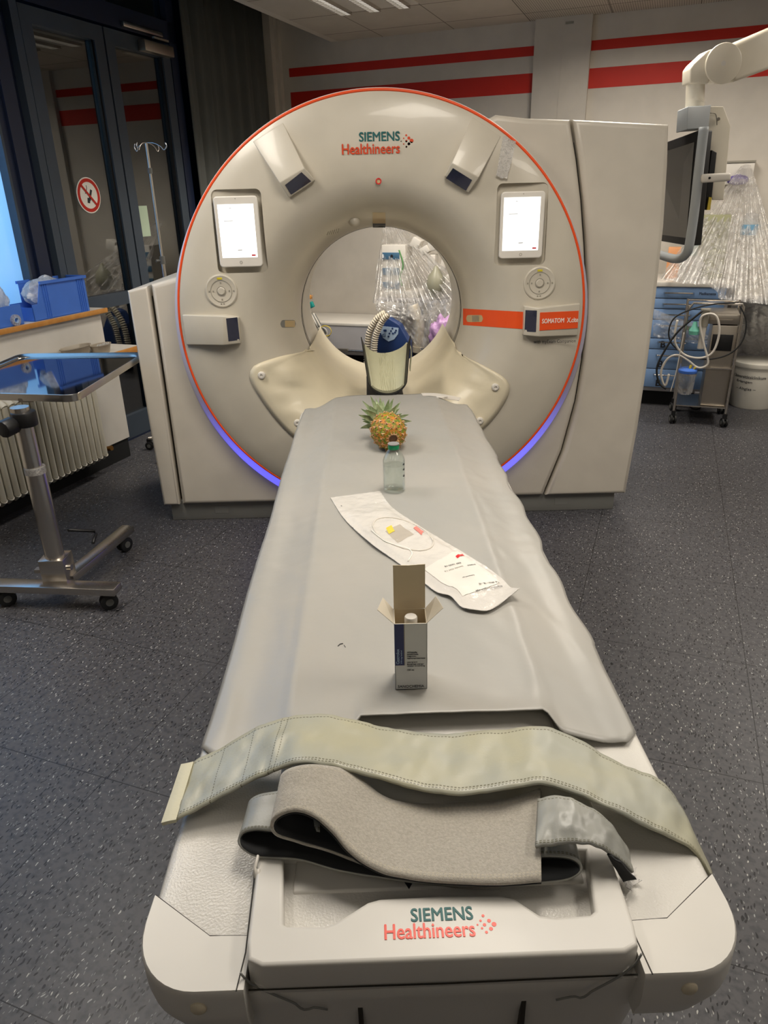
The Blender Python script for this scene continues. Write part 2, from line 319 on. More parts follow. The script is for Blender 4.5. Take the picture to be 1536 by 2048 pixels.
# ------------------------------------------------------------------ mesh helpers
class B:
    def __init__(s): s.bm = bmesh.new()
    def box(s, c, d, R=None, bev=0, seg=2):
        vs = bmesh.ops.create_cube(s.bm, size=1)['verts']
        Mx = Matrix.Translation(Vector(c)) @ (R or IDM) @ Matrix.Diagonal((d[0], d[1], d[2], 1))
        bmesh.ops.transform(s.bm, matrix=Mx, verts=vs)
        if bev:
            es = list({e for v in vs for e in v.link_edges})
            bmesh.ops.bevel(s.bm, geom=es, offset=bev, segments=seg, profile=.5, affect='EDGES', clamp_overlap=True)
        return s
    def bx(s, x0, x1, y0, y1, z0, z1, bev=0): return s.box(((x0+x1)/2, (y0+y1)/2, (z0+z1)/2), (abs(x1-x0), abs(y1-y0), abs(z1-z0)), None, bev)
    def hexa(s, f, bk, bev=0):
        # f, bk: two loops of 4 points
        a = [s.bm.verts.new(p) for p in f]; b = [s.bm.verts.new(p) for p in bk]
        fs = [s.bm.faces.new(a), s.bm.faces.new(b[::-1])]
        n = len(a)
        for i in range(n): fs.append(s.bm.faces.new((a[i], b[i], b[(i+1) % n], a[(i+1) % n])))
        bmesh.ops.recalc_face_normals(s.bm, faces=fs)
        if bev:
            bmesh.ops.bevel(s.bm, geom=list({e for fc in fs for e in fc.edges}), offset=bev, segments=3, profile=.5, affect='EDGES', clamp_overlap=True)
        return s
    def tube(s, pts, r, n=10, closed=False, cap=True):
        pts = [Vector(p) for p in pts]; N = len(pts); rings = []
        up = None
        for i, p in enumerate(pts):
            if closed: t = pts[(i+1) % N]-pts[i-1]
            else: t = pts[min(i+1, N-1)]-pts[max(i-1, 0)]
            if t.length < 1e-9: t = Vector((0, 0, 1))
            t.normalize()
            if up is None:
                up = Vector((0, 0, 1)) if abs(t.z) < .9 else Vector((0, 1, 0))
            sd = t.cross(up)
            if sd.length < 1e-6: sd = t.cross(Vector((1, 0, 0)))
            sd.normalize(); up = sd.cross(t).normalized()
            rr = r(i/(N-1)) if callable(r) else (r[i] if isinstance(r, (list, tuple)) else r)
            rings.append([s.bm.verts.new(p + sd*math.cos(2*PI*k/n)*rr + up*math.sin(2*PI*k/n)*rr) for k in range(n)])
        R = range(N if closed else N-1)
        for i in R:
            a = rings[i]; b = rings[(i+1) % N]
            for k in range(n): s.bm.faces.new((a[k], a[(k+1) % n], b[(k+1) % n], b[k]))
        if cap and not closed:
            s.bm.faces.new(rings[0]); s.bm.faces.new(rings[-1][::-1])
        return s
    def cyl(s, p0, p1, r, n=20, bev=0):
        p0 = Vector(p0); p1 = Vector(p1)
        if bev:
            d = (p1-p0).normalized()
            return s.tube([p0, p0+d*bev*.3, p0+d*bev, p1-d*bev, p1-d*bev*.3, p1], [r-bev, r-bev*.3, r, r, r-bev*.3, r-bev], n)
        return s.tube([p0, p1], r, n)
    def lathe(s, prof, c=(0, 0, 0), axis='Z', n=32, a0=0, a1=2*PI):
        # prof: (r, h)
        c = Vector(c); full = abs(a1-a0-2*PI) < 1e-6; cnt = n if full else n+1; rings = []
        for (r, h) in prof:
            ring = []
            for k in range(cnt):
                t = a0+(a1-a0)*k/n
                if axis == 'Z': p = Vector((r*math.cos(t), r*math.sin(t), h))
                else: p = Vector((r*math.cos(t), h, r*math.sin(t)))
                ring.append(s.bm.verts.new(c+p))
            rings.append(ring)
        for i in range(len(prof)-1):
            for k in range(n):
                k2 = (k+1) % cnt
                try: s.bm.faces.new((rings[i][k], rings[i][k2], rings[i+1][k2], rings[i+1][k]))
                except ValueError: pass
        s.rings = rings
        return s
    def disc(s, c, r, nrm='Y', th=.004, n=28, bev=0):
        c = Vector(c); d = {'Y': Vector((0, -1, 0)), 'Z': Vector((0, 0, 1)), 'X': Vector((1, 0, 0))}[nrm] if isinstance(nrm, str) else Vector(nrm).normalized()
        return s.cyl(c, c+d*th, r, n, bev)
    def grid(s, P, uv=None, closed_u=False):
        # P[i][j] points
        vs = [[s.bm.verts.new(p) for p in row] for row in P]
        ul = s.bm.loops.layers.uv.verify() if uv else None
        nu = len(vs)
        for i in range(nu if closed_u else nu-1):
            for j in range(len(vs[0])-1):
                i2 = (i+1) % nu
                f = s.bm.faces.new((vs[i][j], vs[i2][j], vs[i2][j+1], vs[i][j+1]))
                if uv:
                    for lp, (a, b) in zip(f.loops, ((i, j), (i2, j), (i2, j+1), (i, j+1))): lp[ul].uv = uv[a][b]
        return s
    def merge(s, d=1e-5): bmesh.ops.remove_doubles(s.bm, verts=s.bm.verts[:], dist=d); return s
    def solid(s, th):
        s.bm.normal_update(); bmesh.ops.solidify(s.bm, geom=s.bm.faces[:], thickness=th); return s

ROOTM = {}
def tag(o, label=None, cat=None, group=None, kind=None):
    if label: o['label'] = label
    if cat: o['category'] = cat
    if group: o['group'] = group
    if kind: o['kind'] = kind
    return o
def thing(name, label, cat, loc, frame=IDM, group=None, kind=None):
    o = bpy.data.objects.new(name, None); COL.objects.link(o); o.empty_display_size = .05
    Mx = Matrix.Translation(frame @ Vector(loc)) @ frame.to_3x3().to_4x4()
    o.matrix_world = Mx; ROOTM[o.name] = Mx
    return tag(o, label, cat, group, kind)
def fin(name, me, m, parent=None, frame=IDM, smooth=30, label=None):
    """link mesh given in frame coordinates"""
    o = bpy.data.objects.new(name, me); COL.objects.link(o)
    if not me.materials: me.materials.append(m)
    if parent is not None:
        Mp = ROOTM[parent.name]
        me.transform(Mp.inverted() @ frame); o.parent = parent; ROOTM[o.name] = Mp
    else:
        me.transform(frame)
        xs = [v.co for v in me.vertices]
        c = Vector(((min(v.x for v in xs)+max(v.x for v in xs))/2, (min(v.y for v in xs)+max(v.y for v in xs))/2, min(v.z for v in xs)))
        me.transform(Matrix.Translation(-c)); o.location = c; ROOTM[o.name] = Matrix.Translation(c)
    for p in me.polygons: p.use_smooth = smooth > 0
    if smooth and smooth < 180:
        bm = bmesh.new(); bm.from_mesh(me)
        for e in bm.edges:
            if len(e.link_faces) == 2 and e.calc_face_angle(0) > math.radians(smooth): e.smooth = False
        bm.to_mesh(me); bm.free()
    if label: o['label'] = label
    return o
def obj(name, b, m, parent=None, frame=IDM, smooth=35, label=None, recalc=True):
    if recalc: bmesh.ops.recalc_face_normals(b.bm, faces=b.bm.faces[:])
    me = bpy.data.meshes.new(name); b.bm.to_mesh(me); b.bm.free()
    return fin(name, me, m, parent, frame, smooth, label)
def struct(name, b, m, parent=None, frame=ROOM, smooth=0):
    o = obj(name, b, m, parent, frame, smooth)
    if parent is None: o['kind'] = 'structure'
    return o
def curve_mesh(splines, depth, bev=0.0, res=3):
    """flat plate with optional holes (first spline outer), lies in XY, thickness along Z centred"""
    cu = bpy.data.curves.new('tmp', 'CURVE'); cu.dimensions = '2D'; cu.fill_mode = 'BOTH'
    for sp in splines:
        s = cu.splines.new('POLY'); s.points.add(len(sp)-1)
        for i, p in enumerate(sp): s.points[i].co = (p[0], p[1], 0, 1)
        s.use_cyclic_u = True
    cu.extrude = max(depth/2-bev, 1e-4); cu.bevel_depth = bev; cu.bevel_resolution = res; cu.offset = -bev
    o = bpy.data.objects.new('tmp', cu); COL.objects.link(o)
    dg = bpy.context.evaluated_depsgraph_get(); dg.update()
    me = bpy.data.meshes.new_from_object(o.evaluated_get(dg))
    bpy.data.objects.remove(o); bpy.data.curves.remove(cu)
    me.materials.clear()
    return me
def text_mesh(body, w, h, thick=.0006, bold=0.0, shear=0.0, space=1.0, wmax=True):
    cu = bpy.data.curves.new('tmp', 'FONT'); cu.body = body; cu.size = 1; cu.extrude = 0; cu.shear = shear
    cu.resolution_u = 3; cu.space_character = space; cu.align_x = 'LEFT'
    o = bpy.data.objects.new('tmp', cu); COL.objects.link(o)
    dg = bpy.context.evaluated_depsgraph_get(); dg.update()
    me = bpy.data.meshes.new_from_object(o.evaluated_get(dg))
    bpy.data.objects.remove(o); bpy.data.curves.remove(cu); me.materials.clear()
    if bold:
        bm = bmesh.new(); bm.from_mesh(me); src = bm.faces[:]
        for q_, (dx, dy) in enumerate(((bold*2, 0), (bold, bold*1.2), (bold, 0))):
            r = bmesh.ops.duplicate(bm, geom=src); bmesh.ops.translate(bm, verts=[g for g in r['geom'] if isinstance(g, bmesh.types.BMVert)], vec=(dx, dy, (q_+1)*.00012))
        bm.to_mesh(me); bm.free()
    xs = [v.co.x for v in me.vertices]; ys = [v.co.y for v in me.vertices]
    x0, x1, y0, y1 = min(xs), max(xs), min(ys), max(ys)
    me.transform(Matrix.Diagonal((w/(x1-x0), h/(y1-y0), 1, 1)) @ Matrix.Translation((-x0, -y0, 0)))
    bm = bmesh.new(); bm.from_mesh(me)
    r = bmesh.ops.extrude_face_region(bm, geom=bm.faces[:]); vs = [g for g in r['geom'] if isinstance(g, bmesh.types.BMVert)]
    bmesh.ops.translate(bm, verts=vs, vec=(0, 0, thick)); bmesh.ops.recalc_face_normals(bm, faces=bm.faces[:])
    bm.to_mesh(me); bm.free()
    return me
def basis(o, x, y, z=None):
    x = Vector(x); y = Vector(y); z = Vector(z) if z is not None else x.cross(y)
    return Matrix(((x.x, y.x, z.x, o[0]), (x.y, y.y, z.y, o[1]), (x.z, y.z, z.z, o[2]), (0, 0, 0, 1)))
def put_text(name, body, org, xdir, ydir, w, h, m, parent, frame=IDM, **k):
    me = text_mesh(body, w, h, **k); me.transform(basis(Vector(org), Vector(xdir).normalized(), Vector(ydir).normalized()))
    return fin(name, me, m, parent, frame, 0)
def put_plate(name, splines, depth, bev, org, xdir, ydir, m, parent, frame=IDM, smooth=35):
    me = curve_mesh(splines, depth, bev); me.transform(basis(Vector(org), Vector(xdir).normalized(), Vector(ydir).normalized()))
    return fin(name, me, m, parent, frame, smooth)
def rrect(x0, y0, x1, y1, r, n=6):
    out = []
    for cx, cy, a in ((x1-r, y1-r, 0), (x0+r, y1-r, PI/2), (x0+r, y0+r, PI), (x1-r, y0+r, 1.5*PI)):
        for k in range(n+1): out.append((cx+r*math.cos(a+PI/2*k/n), cy+r*math.sin(a+PI/2*k/n)))
    return out
def spline(pts, n):
    """Catmull-Rom through pts, n samples, roughly uniform"""
    P = [Vector(p) for p in pts]; out = []
    seg = len(P)-1
    dense = []
    for i in range(seg):
        p0 = P[max(i-1, 0)]; p1 = P[i]; p2 = P[i+1]; p3 = P[min(i+2, seg)]
        for k in range(24):
            t = k/24
            dense.append(.5*((2*p1)+(p2-p0)*t+(2*p0-5*p1+4*p2-p3)*t*t+(3*p1-p0-3*p2+p3)*t**3))
    dense.append(P[-1])
    L = [0]
    for i in range(1, len(dense)): L.append(L[-1]+(dense[i]-dense[i-1]).length)
    j = 0
    for k in range(n):
        t = L[-1]*k/(n-1)
        while j < len(L)-2 and L[j+1] < t: j += 1
        f = (t-L[j])/max(L[j+1]-L[j], 1e-9); out.append(dense[j].lerp(dense[j+1], min(f, 1)))
    return out
def ribbon(name, front, back, m, parent=None, th=.003, nu=80, nv=10, wr=.0015, puff=0.0, wsc=25, smooth=60, label=None, frame=IDM):
    F = spline(front, nu); K = spline(back, nu); P = []; UVs = []; L = 0
    for i in range(nu):
        if i: L += (F[i]-F[i-1]).length
        row = []; ur = []
        for j in range(nv+1):
            v = j/nv; p = F[i].lerp(K[i], v)
            w = noise.noise(Vector((L*wsc, v*2.0, 3.3)))*wr*(1-abs(v-.5)*1.1)*2 + noise.noise(p*wsc*2.2)*wr*.6
            p = p + Vector((0, 0, w + puff*math.sin(PI*v)**.7*math.sin(PI*min(1, max(0, i/(nu-1))))**.4))
            row.append(p); ur.append((L, v))
        P.append(row); UVs.append(ur)
    b = B().grid(P, UVs); bmesh.ops.recalc_face_normals(b.bm, faces=b.bm.faces[:])
    b.solid(th)
    return obj(name, b, m, parent, frame, smooth, label)
def dup(root, loc=None, mat4=None, label=None, group=None):
    r = root.copy(); COL.objects.link(r)
    if mat4 is not None: r.matrix_world = mat4
    elif loc is not None: r.location = loc
    if label: r['label'] = label
    if group: r['group'] = group
    def rec(src, dst):
        for ch in [c for c in bpy.data.objects if c.parent == src]:
            c = ch.copy(); COL.objects.link(c); c.parent = dst; rec(ch, c)
    rec(root, r)
    return r

# ================================================================== ROOM (a = along the back wall, b = towards it)
AF = -3.49; BW = 6.5; CZ = 2.75; AR = 3.6; BN = -2.5; UZ = 3.35
struct('floor', B().bx(AF-.3, AR+.1, BN-.1, BW+.1, -.1, 0), M['floor'])
floor = bpy.data.objects['floor']
# keep floor texture in room coordinates: origin at the world origin, turned with the room
def room_origin(o):
    me = o.data; me.transform(Matrix.Translation(o.location)); me.transform(ROOM.inverted()); o.location = (0, 0, 0); o.rotation_euler = (0, 0, -AL)
room_origin(floor)
struct('ceiling', B().bx(-2.8, AR, BN, BW, CZ, CZ+.06), M['ceil']); room_origin(bpy.data.objects['ceiling'])
struct('ceiling_upper', B().bx(AF-.2, AR, BN, BW, UZ, UZ+.1), M['void'])
struct('wall_back', B().bx(AF-.3, AR+.1, BW, BW+.12, 0, UZ), M['wall'])
struct('wall_right', B().bx(AR, AR+.12, BN, BW, 0, UZ), M['wall'])
struct('wall_near', B().bx(AF-.3, AR+.1, BN-.12, BN, 0, UZ), M['wall'])
struct('trim_1', B().bx(-1.155, -.735, BW-.05, BW, 0, CZ).bx(-.95, -.943, BW-.052, BW-.05, 0, CZ), M['wallR'])
def stripe(n, a0, a1, z0, z1): struct('trim_%d' % n, B().bx(a0, a1, BW-.002, BW, z0, z1), M['red'])
stripe(2, -3.27, -1.155, 2.523, 2.588); stripe(3, -3.27, -1.155, 2.275, 2.408)
stripe(4, -.735, AR, 2.523, 2.588); stripe(5, -.735, AR, 2.275, 2.408)
# small grille over the shaft
struct('trim_6', B().bx(-.93, -.87, BW-.056, BW-.05, 2.70, 2.715), M['gprint'])
# left facade: low wall, glazing
struct('wall_left', B().bx(AF-.12, AF, BN, 1.2, 0, UZ).bx(AF-.1, AF+.27, BN, 3.70, .13, .66), M['sill'])
struct('baseboard_left', B().bx(AF-.1, AF+.262, BN, 3.69, 0, .13), M['void'])
struct('wall_parapet', B().bx(AF-.1, -3.31, BN, 3.73, .70, .925), M['sill'])
def post(b, b0, b1, z0=0, z1=UZ, d=.1, a=AF): b.bx(a-d/2, a+d/2, b0, b1, z0, z1)
# window 1 with frosted pane
w1 = struct('window_1', B().bx(AF-.06, AF+.02, 1.2, 3.44, .95, 1.0).bx(AF-.06, AF+.02, 1.2, 1.26, 1.0, UZ).bx(AF-.05, AF+.03, 3.395, 3.44, 1.0, UZ).bx(AF-.05, AF+.0, 1.2, 3.44, 3.2, UZ), M['navyframe'])
obj('pane', B().bx(AF-.03, AF-.02, 1.24, 3.40, .99, 3.21), M['frost'], w1, ROOM, 0)
obj('window_bead', B().bx(AF-.02, AF+.036, 3.375, 3.392, 1.0, 3.2), M['frame'], w1, ROOM, 0)
struct('trim_7', B().bx(AF-.08, AF+.05, 3.44, 3.53, 0, UZ).bx(AF-.08, AF, 3.53, 3.60, 0, UZ), M['navyframe'])
struct('trim_8', B().bx(AF-.06, AF+.05, 3.60, 3.655, 0, UZ), M['frame'])
# door leaves
def leaf(n, b0, b1, closer=False):
    z1 = 2.56
    f = B()
    f.bx(AF-.035, AF+.035, b0, b0+.085, .01, z1).bx(AF-.035, AF+.035, b1-.085, b1, .01, z1)
    f.bx(AF-.035, AF+.035, b0+.085, b1-.085, z1-.085, z1).bx(AF-.035, AF+.035, b0+.085, b1-.085, .01, .17).bx(AF-.035, AF+.035, b0+.085, b1-.085, .92, 1.0)
    d = struct('door_%d' % n, f, M['frame'])
    obj('glazing_bead', B().bx(AF+.0, AF+.02, b0+.085, b0+.1, .17, z1-.085).bx(AF+.0, AF+.02, b1-.1, b1-.085, .17, z1-.085), M['black'], d, ROOM, 0)
    for z0, zz in ((.17, .92), (1.0, z1-.085)):
        obj('pane', B().bx(AF-.012, AF-.004, b0+.085, b1-.085, z0, zz), M['glass'], d, ROOM, 0)
    return d
d1 = leaf(1, 3.675, 4.345); d2 = leaf(2, 4.36, 5.03)
struct('trim_9', B().bx(AF-.06, AF+.04, 3.655, 5.12, 2.575, 2.70).bx(AF-.06, AF+.04, 3.655, 5.12, 0, .008).bx(AF-.06, AF+.04, 5.035, 5.12, 0, UZ), M['navyframe'])
w2 = struct('window_2', B().bx(AF-.04, AF+.03, 3.655, 4.36, 2.70, 2.76).bx(AF-.04, AF+.03, 4.36, 4.42, 2.70, UZ), M['frame'])
obj('pane', B().bx(AF-.012, AF-.004, 3.66, 5.035, 2.70, UZ), M['glass'], w2, ROOM, 0)
# dark wall added outside to keep the door glass dark, with dark ground
struct('dark_backdrop', B().bx(AF-2.2, AF-2.1, 1.0, 9.0, 0, 4), M['void'])
struct('ground_outside', B().bx(AF-2.2, AF-.3, 3.2, 9.0, -.15, -.05), M['void'])
dc = thing('door_closer', 'brushed metal door closer above the right glazed door leaf', 'door closer', (AF+.05, 4.75, 2.47), ROOM)
obj('slide_rail', B().bx(AF+.04, AF+.07, 4.52, 4.93, 2.585, 2.615, .004), M['steel'], dc, ROOM)
obj('closer_body', B().bx(AF+.035, AF+.095, 4.68, 5.0, 2.475, 2.54, .006), M['steel_dull'], dc, ROOM)
obj('closer_arm', B().box((AF+.085, 4.87, 2.565), (.02, .16, .012)), M['steel'], dc, ROOM)
# no-smoking sign on door 1
sg = thing('no_smoking_sign', 'round red and white no smoking sign on left glass door', 'sign', (AF+.0, 4.02, 1.60), ROOM)
sc_ = Vector((AF-.003, 4.018, 1.605))
obj('sign_disc', B().disc(sc_, .105, 'X', .003, 48), M['wprint'], sg, ROOM)
def annulus(c, r0, r1, th, nrm, n=64, m=None):
    b = B(); ax = nrm
    b.lathe([(r0, 0), (r1, 0), (r1, th), (r0, th), (r0, 0)], (0, 0, 0), 'Z', n)
    z = Vector(nrm).normalized(); x = Vector((0, 0, 1)).cross(z)
    if x.length < .1: x = Vector((1, 0, 0))
    x.normalize(); y = z.cross(x)
    bmesh.ops.transform(b.bm, matrix=basis(c, x, y, z), verts=b.bm.verts[:]); return b
obj('red_ring', annulus(sc_+Vector((.003, 0, 0)), .078, .098, .0015, (1, 0, 0)), M['red'], sg, ROOM)
rx = Matrix.Rotation(math.radians(45), 4, 'X')
obj('red_bar', B().box(sc_+Vector((.006, 0, 0)), (.0015, .16, .014), Matrix.Rotation(math.radians(-45), 4, 'X')), M['red'], sg, ROOM)
obj('cigarette', B().box(sc_+Vector((.0042, .012, .0)), (.0012, .016, .07), Matrix.Rotation(math.radians(-25), 4, 'X')).box(sc_+Vector((.0042, -.01, -.03)), (.0014, .02, .03), Matrix.Rotation(math.radians(-10), 4, 'X'))
    .tube([sc_+Vector((.0045, -.03+.02*math.sin(t*.5), .01+.012*t)) for t in range(5)], .0018, 5), M['kprint'], sg, ROOM)
tag(obj('paper_notice', B().bx(AF-.004, AF-.0025, 4.455, 4.585, 1.335, 1.535), M['papergreen'], None, ROOM, 0), 'pale green sheet of paper stuck low on the right glass door', 'paper')
# curtain
P = []
for i in range(160):
    t = i/159; bb = 5.13+t*1.22
    P.append([Vector((-3.41+.022*math.sin(t*37)+.012*math.sin(t*83+1), bb, z)) for z in (0.03, 1.2, 2.4, UZ-.02)])
tag(obj('curtain', B().grid(P).solid(.004), M['curtain'], None, ROOM, 180), 'dark grey curtain hanging beside the glass doors, floor to ceiling', 'curtain')
struct('wall_corner', B().bx(AF-.1, -3.36, 6.37, BW, 0, UZ).bx(-3.36, -3.33, 6.44, BW, 0, UZ), M['wall'])
struct('wall_bulkhead', B().bx(-2.86, -2.8, BN, BW, CZ, UZ), M['wall'])
# sills
sl = thing('window_sill', 'lower white laminate sill with orange wooden front edge above the radiator', 'window sill', (-3.33, 1.0, .66), ROOM)
obj('sill_board', B().bx(AF+.0, -3.185, BN+.1, 3.895, .662, .70), M['sill'], sl, ROOM, 0)
obj('edge_band', B().bx(-3.185, -3.17, BN+.1, 3.90, .660, .701, .003), M['wood'], sl, ROOM)
su = thing('window_shelf', 'upper white laminate shelf with orange wooden edge under the blue bin', 'shelf', (-3.4, 1.0, .925), ROOM)
obj('shelf_board', B().bx(AF+.04, -3.295, BN+.1, 3.765, .927, .952), M['sill'], su, ROOM, 0)
obj('edge_band', B().bx(-3.295, -3.28, BN+.1, 3.77, .925, .953, .003), M['wood'], su, ROOM)
# radiator
rd = thing('radiator', 'cream column radiator under the window sill on the left', 'radiator', (-3.12, 2.5, .1), ROOM)
for i in range(26):
    bb = 3.36-.046*i-.02; b = B()
    for aa in (-3.19, -3.135):
        b.tube([(aa, bb, .14), (aa, bb, .60)], .0185, 10)
    b.tube([(-3.19, bb, .135), (-3.135, bb, .12), (-3.115, bb, .14)], .02, 10); b.tube([(-3.19, bb, .605), (-3.135, bb, .62), (-3.115, bb, .60)], .02, 10)
    b.tube([(-3.118, bb, .135), (-3.118, bb, .605)], .017, 10)
    obj('column', b, M['radiator'], rd, ROOM, 60)
obj('valve', B().cyl((-3.17, 3.37, .14), (-3.17, 3.44, .14), .012).cyl((-3.17, 3.42, .14), (-3.13, 3.42, .15), .016), M['brass'], rd, ROOM)

# ceiling luminaires
for i, (a, b_) in enumerate(LUMS):
    if i == 0:
        t = thing('ceiling_light', 'recessed three strip louvred ceiling light, only one in the picture', 'ceiling light', (a, b_, 2.735), ROOM)
        obj('housing', B().bx(a-.31, a+.31, b_-.6, b_+.6, 2.742, 2.752), M['white'], t, ROOM, 0)
        for k in range(3):
            x = a+(k-1)*.215
            g = B()
            for q in range(28):
                yy = b_-.585+q*.0435
                g.bx(x-.035, x+.035, yy-.0012, yy+.0012, 2.722, 2.74)
            g.bx(x-.038, x-.035, b_-.595, b_+.595, 2.72, 2.742).bx(x+.035, x+.038, b_-.595, b_+.595, 2.72, 2.742)
            lv = obj('louvre', g, M['chrome'], t, ROOM, 0)
            obj('tube_diffuser', B().bx(x-.03, x+.03, b_-.58, b_+.58, 2.738, 2.741), M['louvre'], lv, ROOM, 0)
        L0 = t
    else:
        p = ROOM @ Vector((a, b_, 2.735))
        dup(L0, p, label='recessed louvred ceiling light out of the picture, above the table and floor', group='ceiling lights outside the picture')

# ================================================================== SCANNER
GC = Vector((.012, 0, 1.024)); RR = .932
PROF = [(.932, 3.44), (.935, 3.425), (.927, 3.408), (.905, 3.398), (.85, 3.386), (.75, 3.376), (.66, 3.376), (.61, 3.382), (.575, 3.396), (.54, 3.420), (.50, 3.458), (.465, 3.505), (.435, 3.565), (.415, 3.62), (.402, 3.67), (.400, 3.70)]
def surfY(x, z):
    r = math.hypot(x-GC.x, z-GC.z)
    for (r1, y1), (r0, y0) in zip(PROF, PROF[1:]):
        if r0 <= r <= r1:
            return y0+(y1-y0)*((r-r0)/max(r1-r0, 1e-6))
    return 3.70 if r < .4 else 3.40
def on_s(px, py, off=0.0):
    p = on_y(px, py, 3.38)
    for _ in range(8): p = on_y(px, py, surfY(p.x, p.z)-off)
    return p
G = thing('ct_scanner', 'large white ring shaped scanner gantry with orange rim in the room centre', 'ct scanner', (.05, 3.95, 0))
# ring cover with pockets for the tablets
b = B(); prof = PROF+[(.43, 3.70), (.47, 3.56), (.62, 3.46), (.90, 3.45), (.932, 3.44)]
b.lathe(prof, (GC.x, 0, GC.z), 'Y', 200); b.merge()
me = bpy.data.meshes.new('front_cover'); bmesh.ops.recalc_face_normals(b.bm, faces=b.bm.faces[:]); b.bm.to_mesh(me); b.bm.free()
rc = bpy.data.objects.new('tmp_ring', me); COL.objects.link(rc)
XD = (1, 0, 0); ZD = (0, 0, 1)
def pocket(x0, z0, x1, z1, r, depth):
    m2 = curve_mesh([rrect(x0, z0, x1, z1, r)], depth, 0); m2.transform(basis((0, 3.376, 0), XD, ZD))
    bm2 = bmesh.new(); bm2.from_mesh(m2); bmesh.ops.remove_doubles(bm2, verts=bm2.verts[:], dist=1e-5); bmesh.ops.recalc_face_normals(bm2, faces=bm2.faces[:]); bm2.to_mesh(m2); bm2.free()
    o = bpy.data.objects.new('tmp_cut', m2); COL.objects.link(o); return o
cuts = [pocket(-.712, 1.255, -.492, 1.597, .025, .06), pocket(.520, 1.258, .745, 1.593, .025, .06)]
for c in cuts:
    md = rc.modifiers.new('b', 'BOOLEAN'); md.operation = 'DIFFERENCE'; md.object = c; md.solver = 'EXACT'
dg = bpy.context.evaluated_depsgraph_get(); dg.update()
me2 = bpy.data.meshes.new_from_object(rc.evaluated_get(dg)); me2.materials.clear()
for o in cuts+[rc]: bpy.data.objects.remove(o)
fin('front_cover', me2, M['gantry'], G, IDM, 30)
# rim lines
def ring_tube(r, y, rad, n=180): return B().tube([(GC.x+r*math.cos(2*PI*k/n), y, GC.z+r*math.sin(2*PI*k/n)) for k in range(n)], rad, 8, closed=True)
obj('orange_rim', ring_tube(.9335, 3.413, .0062), M['orange'], G, smooth=180, label='thin orange rim line')
obj('white_rim', ring_tube(.9385, 3.424, .0045), M['white_line'], G, smooth=180)
obj('light_ring', B().lathe([(.900, 3.440), (.945, 3.450), (.968, 3.466), (.972, 3.480)], (GC.x, 0, GC.z-.034), 'Y', 180), M['led'], G, smooth=180, label='blue glowing light ring behind the lower rim')
# bore
obj('bore_tunnel', B().lathe([(.401, 3.70), (.399, 3.76), (.40, 4.20), (.415, 4.30), (.45, 4.36), (.50, 4.36), (.50, 3.70), (.401, 3.70)], (GC.x, 0, GC.z), 'Y', 128), M['gantry'], G, smooth=40)
obj('bore_seam', ring_tube(.4005, 3.705, .0022, 120), M['groove'], G, smooth=180)
obj('bore_window', B().lathe([(.3985, 3.735), (.3985, 3.75)], (GC.x, 0, GC.z), 'Y', 120), M['plinth'], G, smooth=180)
# side covers
def xz_plate(name, sp, y0, y1, bev, m): return put_plate(name, sp, y1-y0, bev, (0, (y0+y1)/2, 0), XD, ZD, m, G)
arc = [(GC.x+.885*math.cos(t), GC.z+.885*math.sin(t)) for t in [math.radians(165-k*3) for k in range(35)]]
hole = [(GC.x+.62*math.cos(2*PI*k/64), GC.z+.62*math.sin(2*PI*k/64)) for k in range(64)]
seamR = [(.838, 1.836), (.878, 1.68), (.912, 1.519), (.943, 1.33), (.965, 1.16), (.976, .993), (.977, .80), (.962, .603), (.915, .35), (.835, .10)]
main = [(-1.055, .10), (-1.052, 1.205), (-.93, 1.235)]+[p for p in arc if p[0] > -.93 and p[1] > 1.2]+[(.52, 1.862), (.65, 1.846)]+seamR
BACK = 4.36
xz_plate('main_cover', [main, hole], 3.478, BACK, .022, M['gantry2'])
xz_plate('left_cover', [[(-1.152, .10), (-1.162, .6), (-1.164, 1.18), (-1.066, 1.20), (-1.069, .10)]], 3.478, BACK, .012, M['gantry2'])
right = [(x+.011, z) for x, z in seamR]+[(1.268, .10), (1.290, .45), (1.300, .80), (1.301, 1.1), (1.296, 1.40), (1.280, 1.65), (1.264, 1.808)]
xz_plate('right_cover', [right], 3.474, BACK, .022, M['gantry2'])
for x0_, x1_, z1_ in ((-1.12, -.80, 1.15), (.75, 1.2, 1.75)): obj('inner_frame', B().bx(x0_, x1_, 3.52, 4.3, .12, z1_), M['groove'], G, smooth=0)
obj('plinth', B().bx(-1.125, 1.22, 3.51, 4.3, 0.0, .115, .004), M['plinth'], G)
for x in (-.86, -.30, .62, .94):
    obj('plinth_hatch', B().bx(x-.035, x+.035, 3.5085, 3.512, .035, .075), M['plinth'], G, smooth=0)
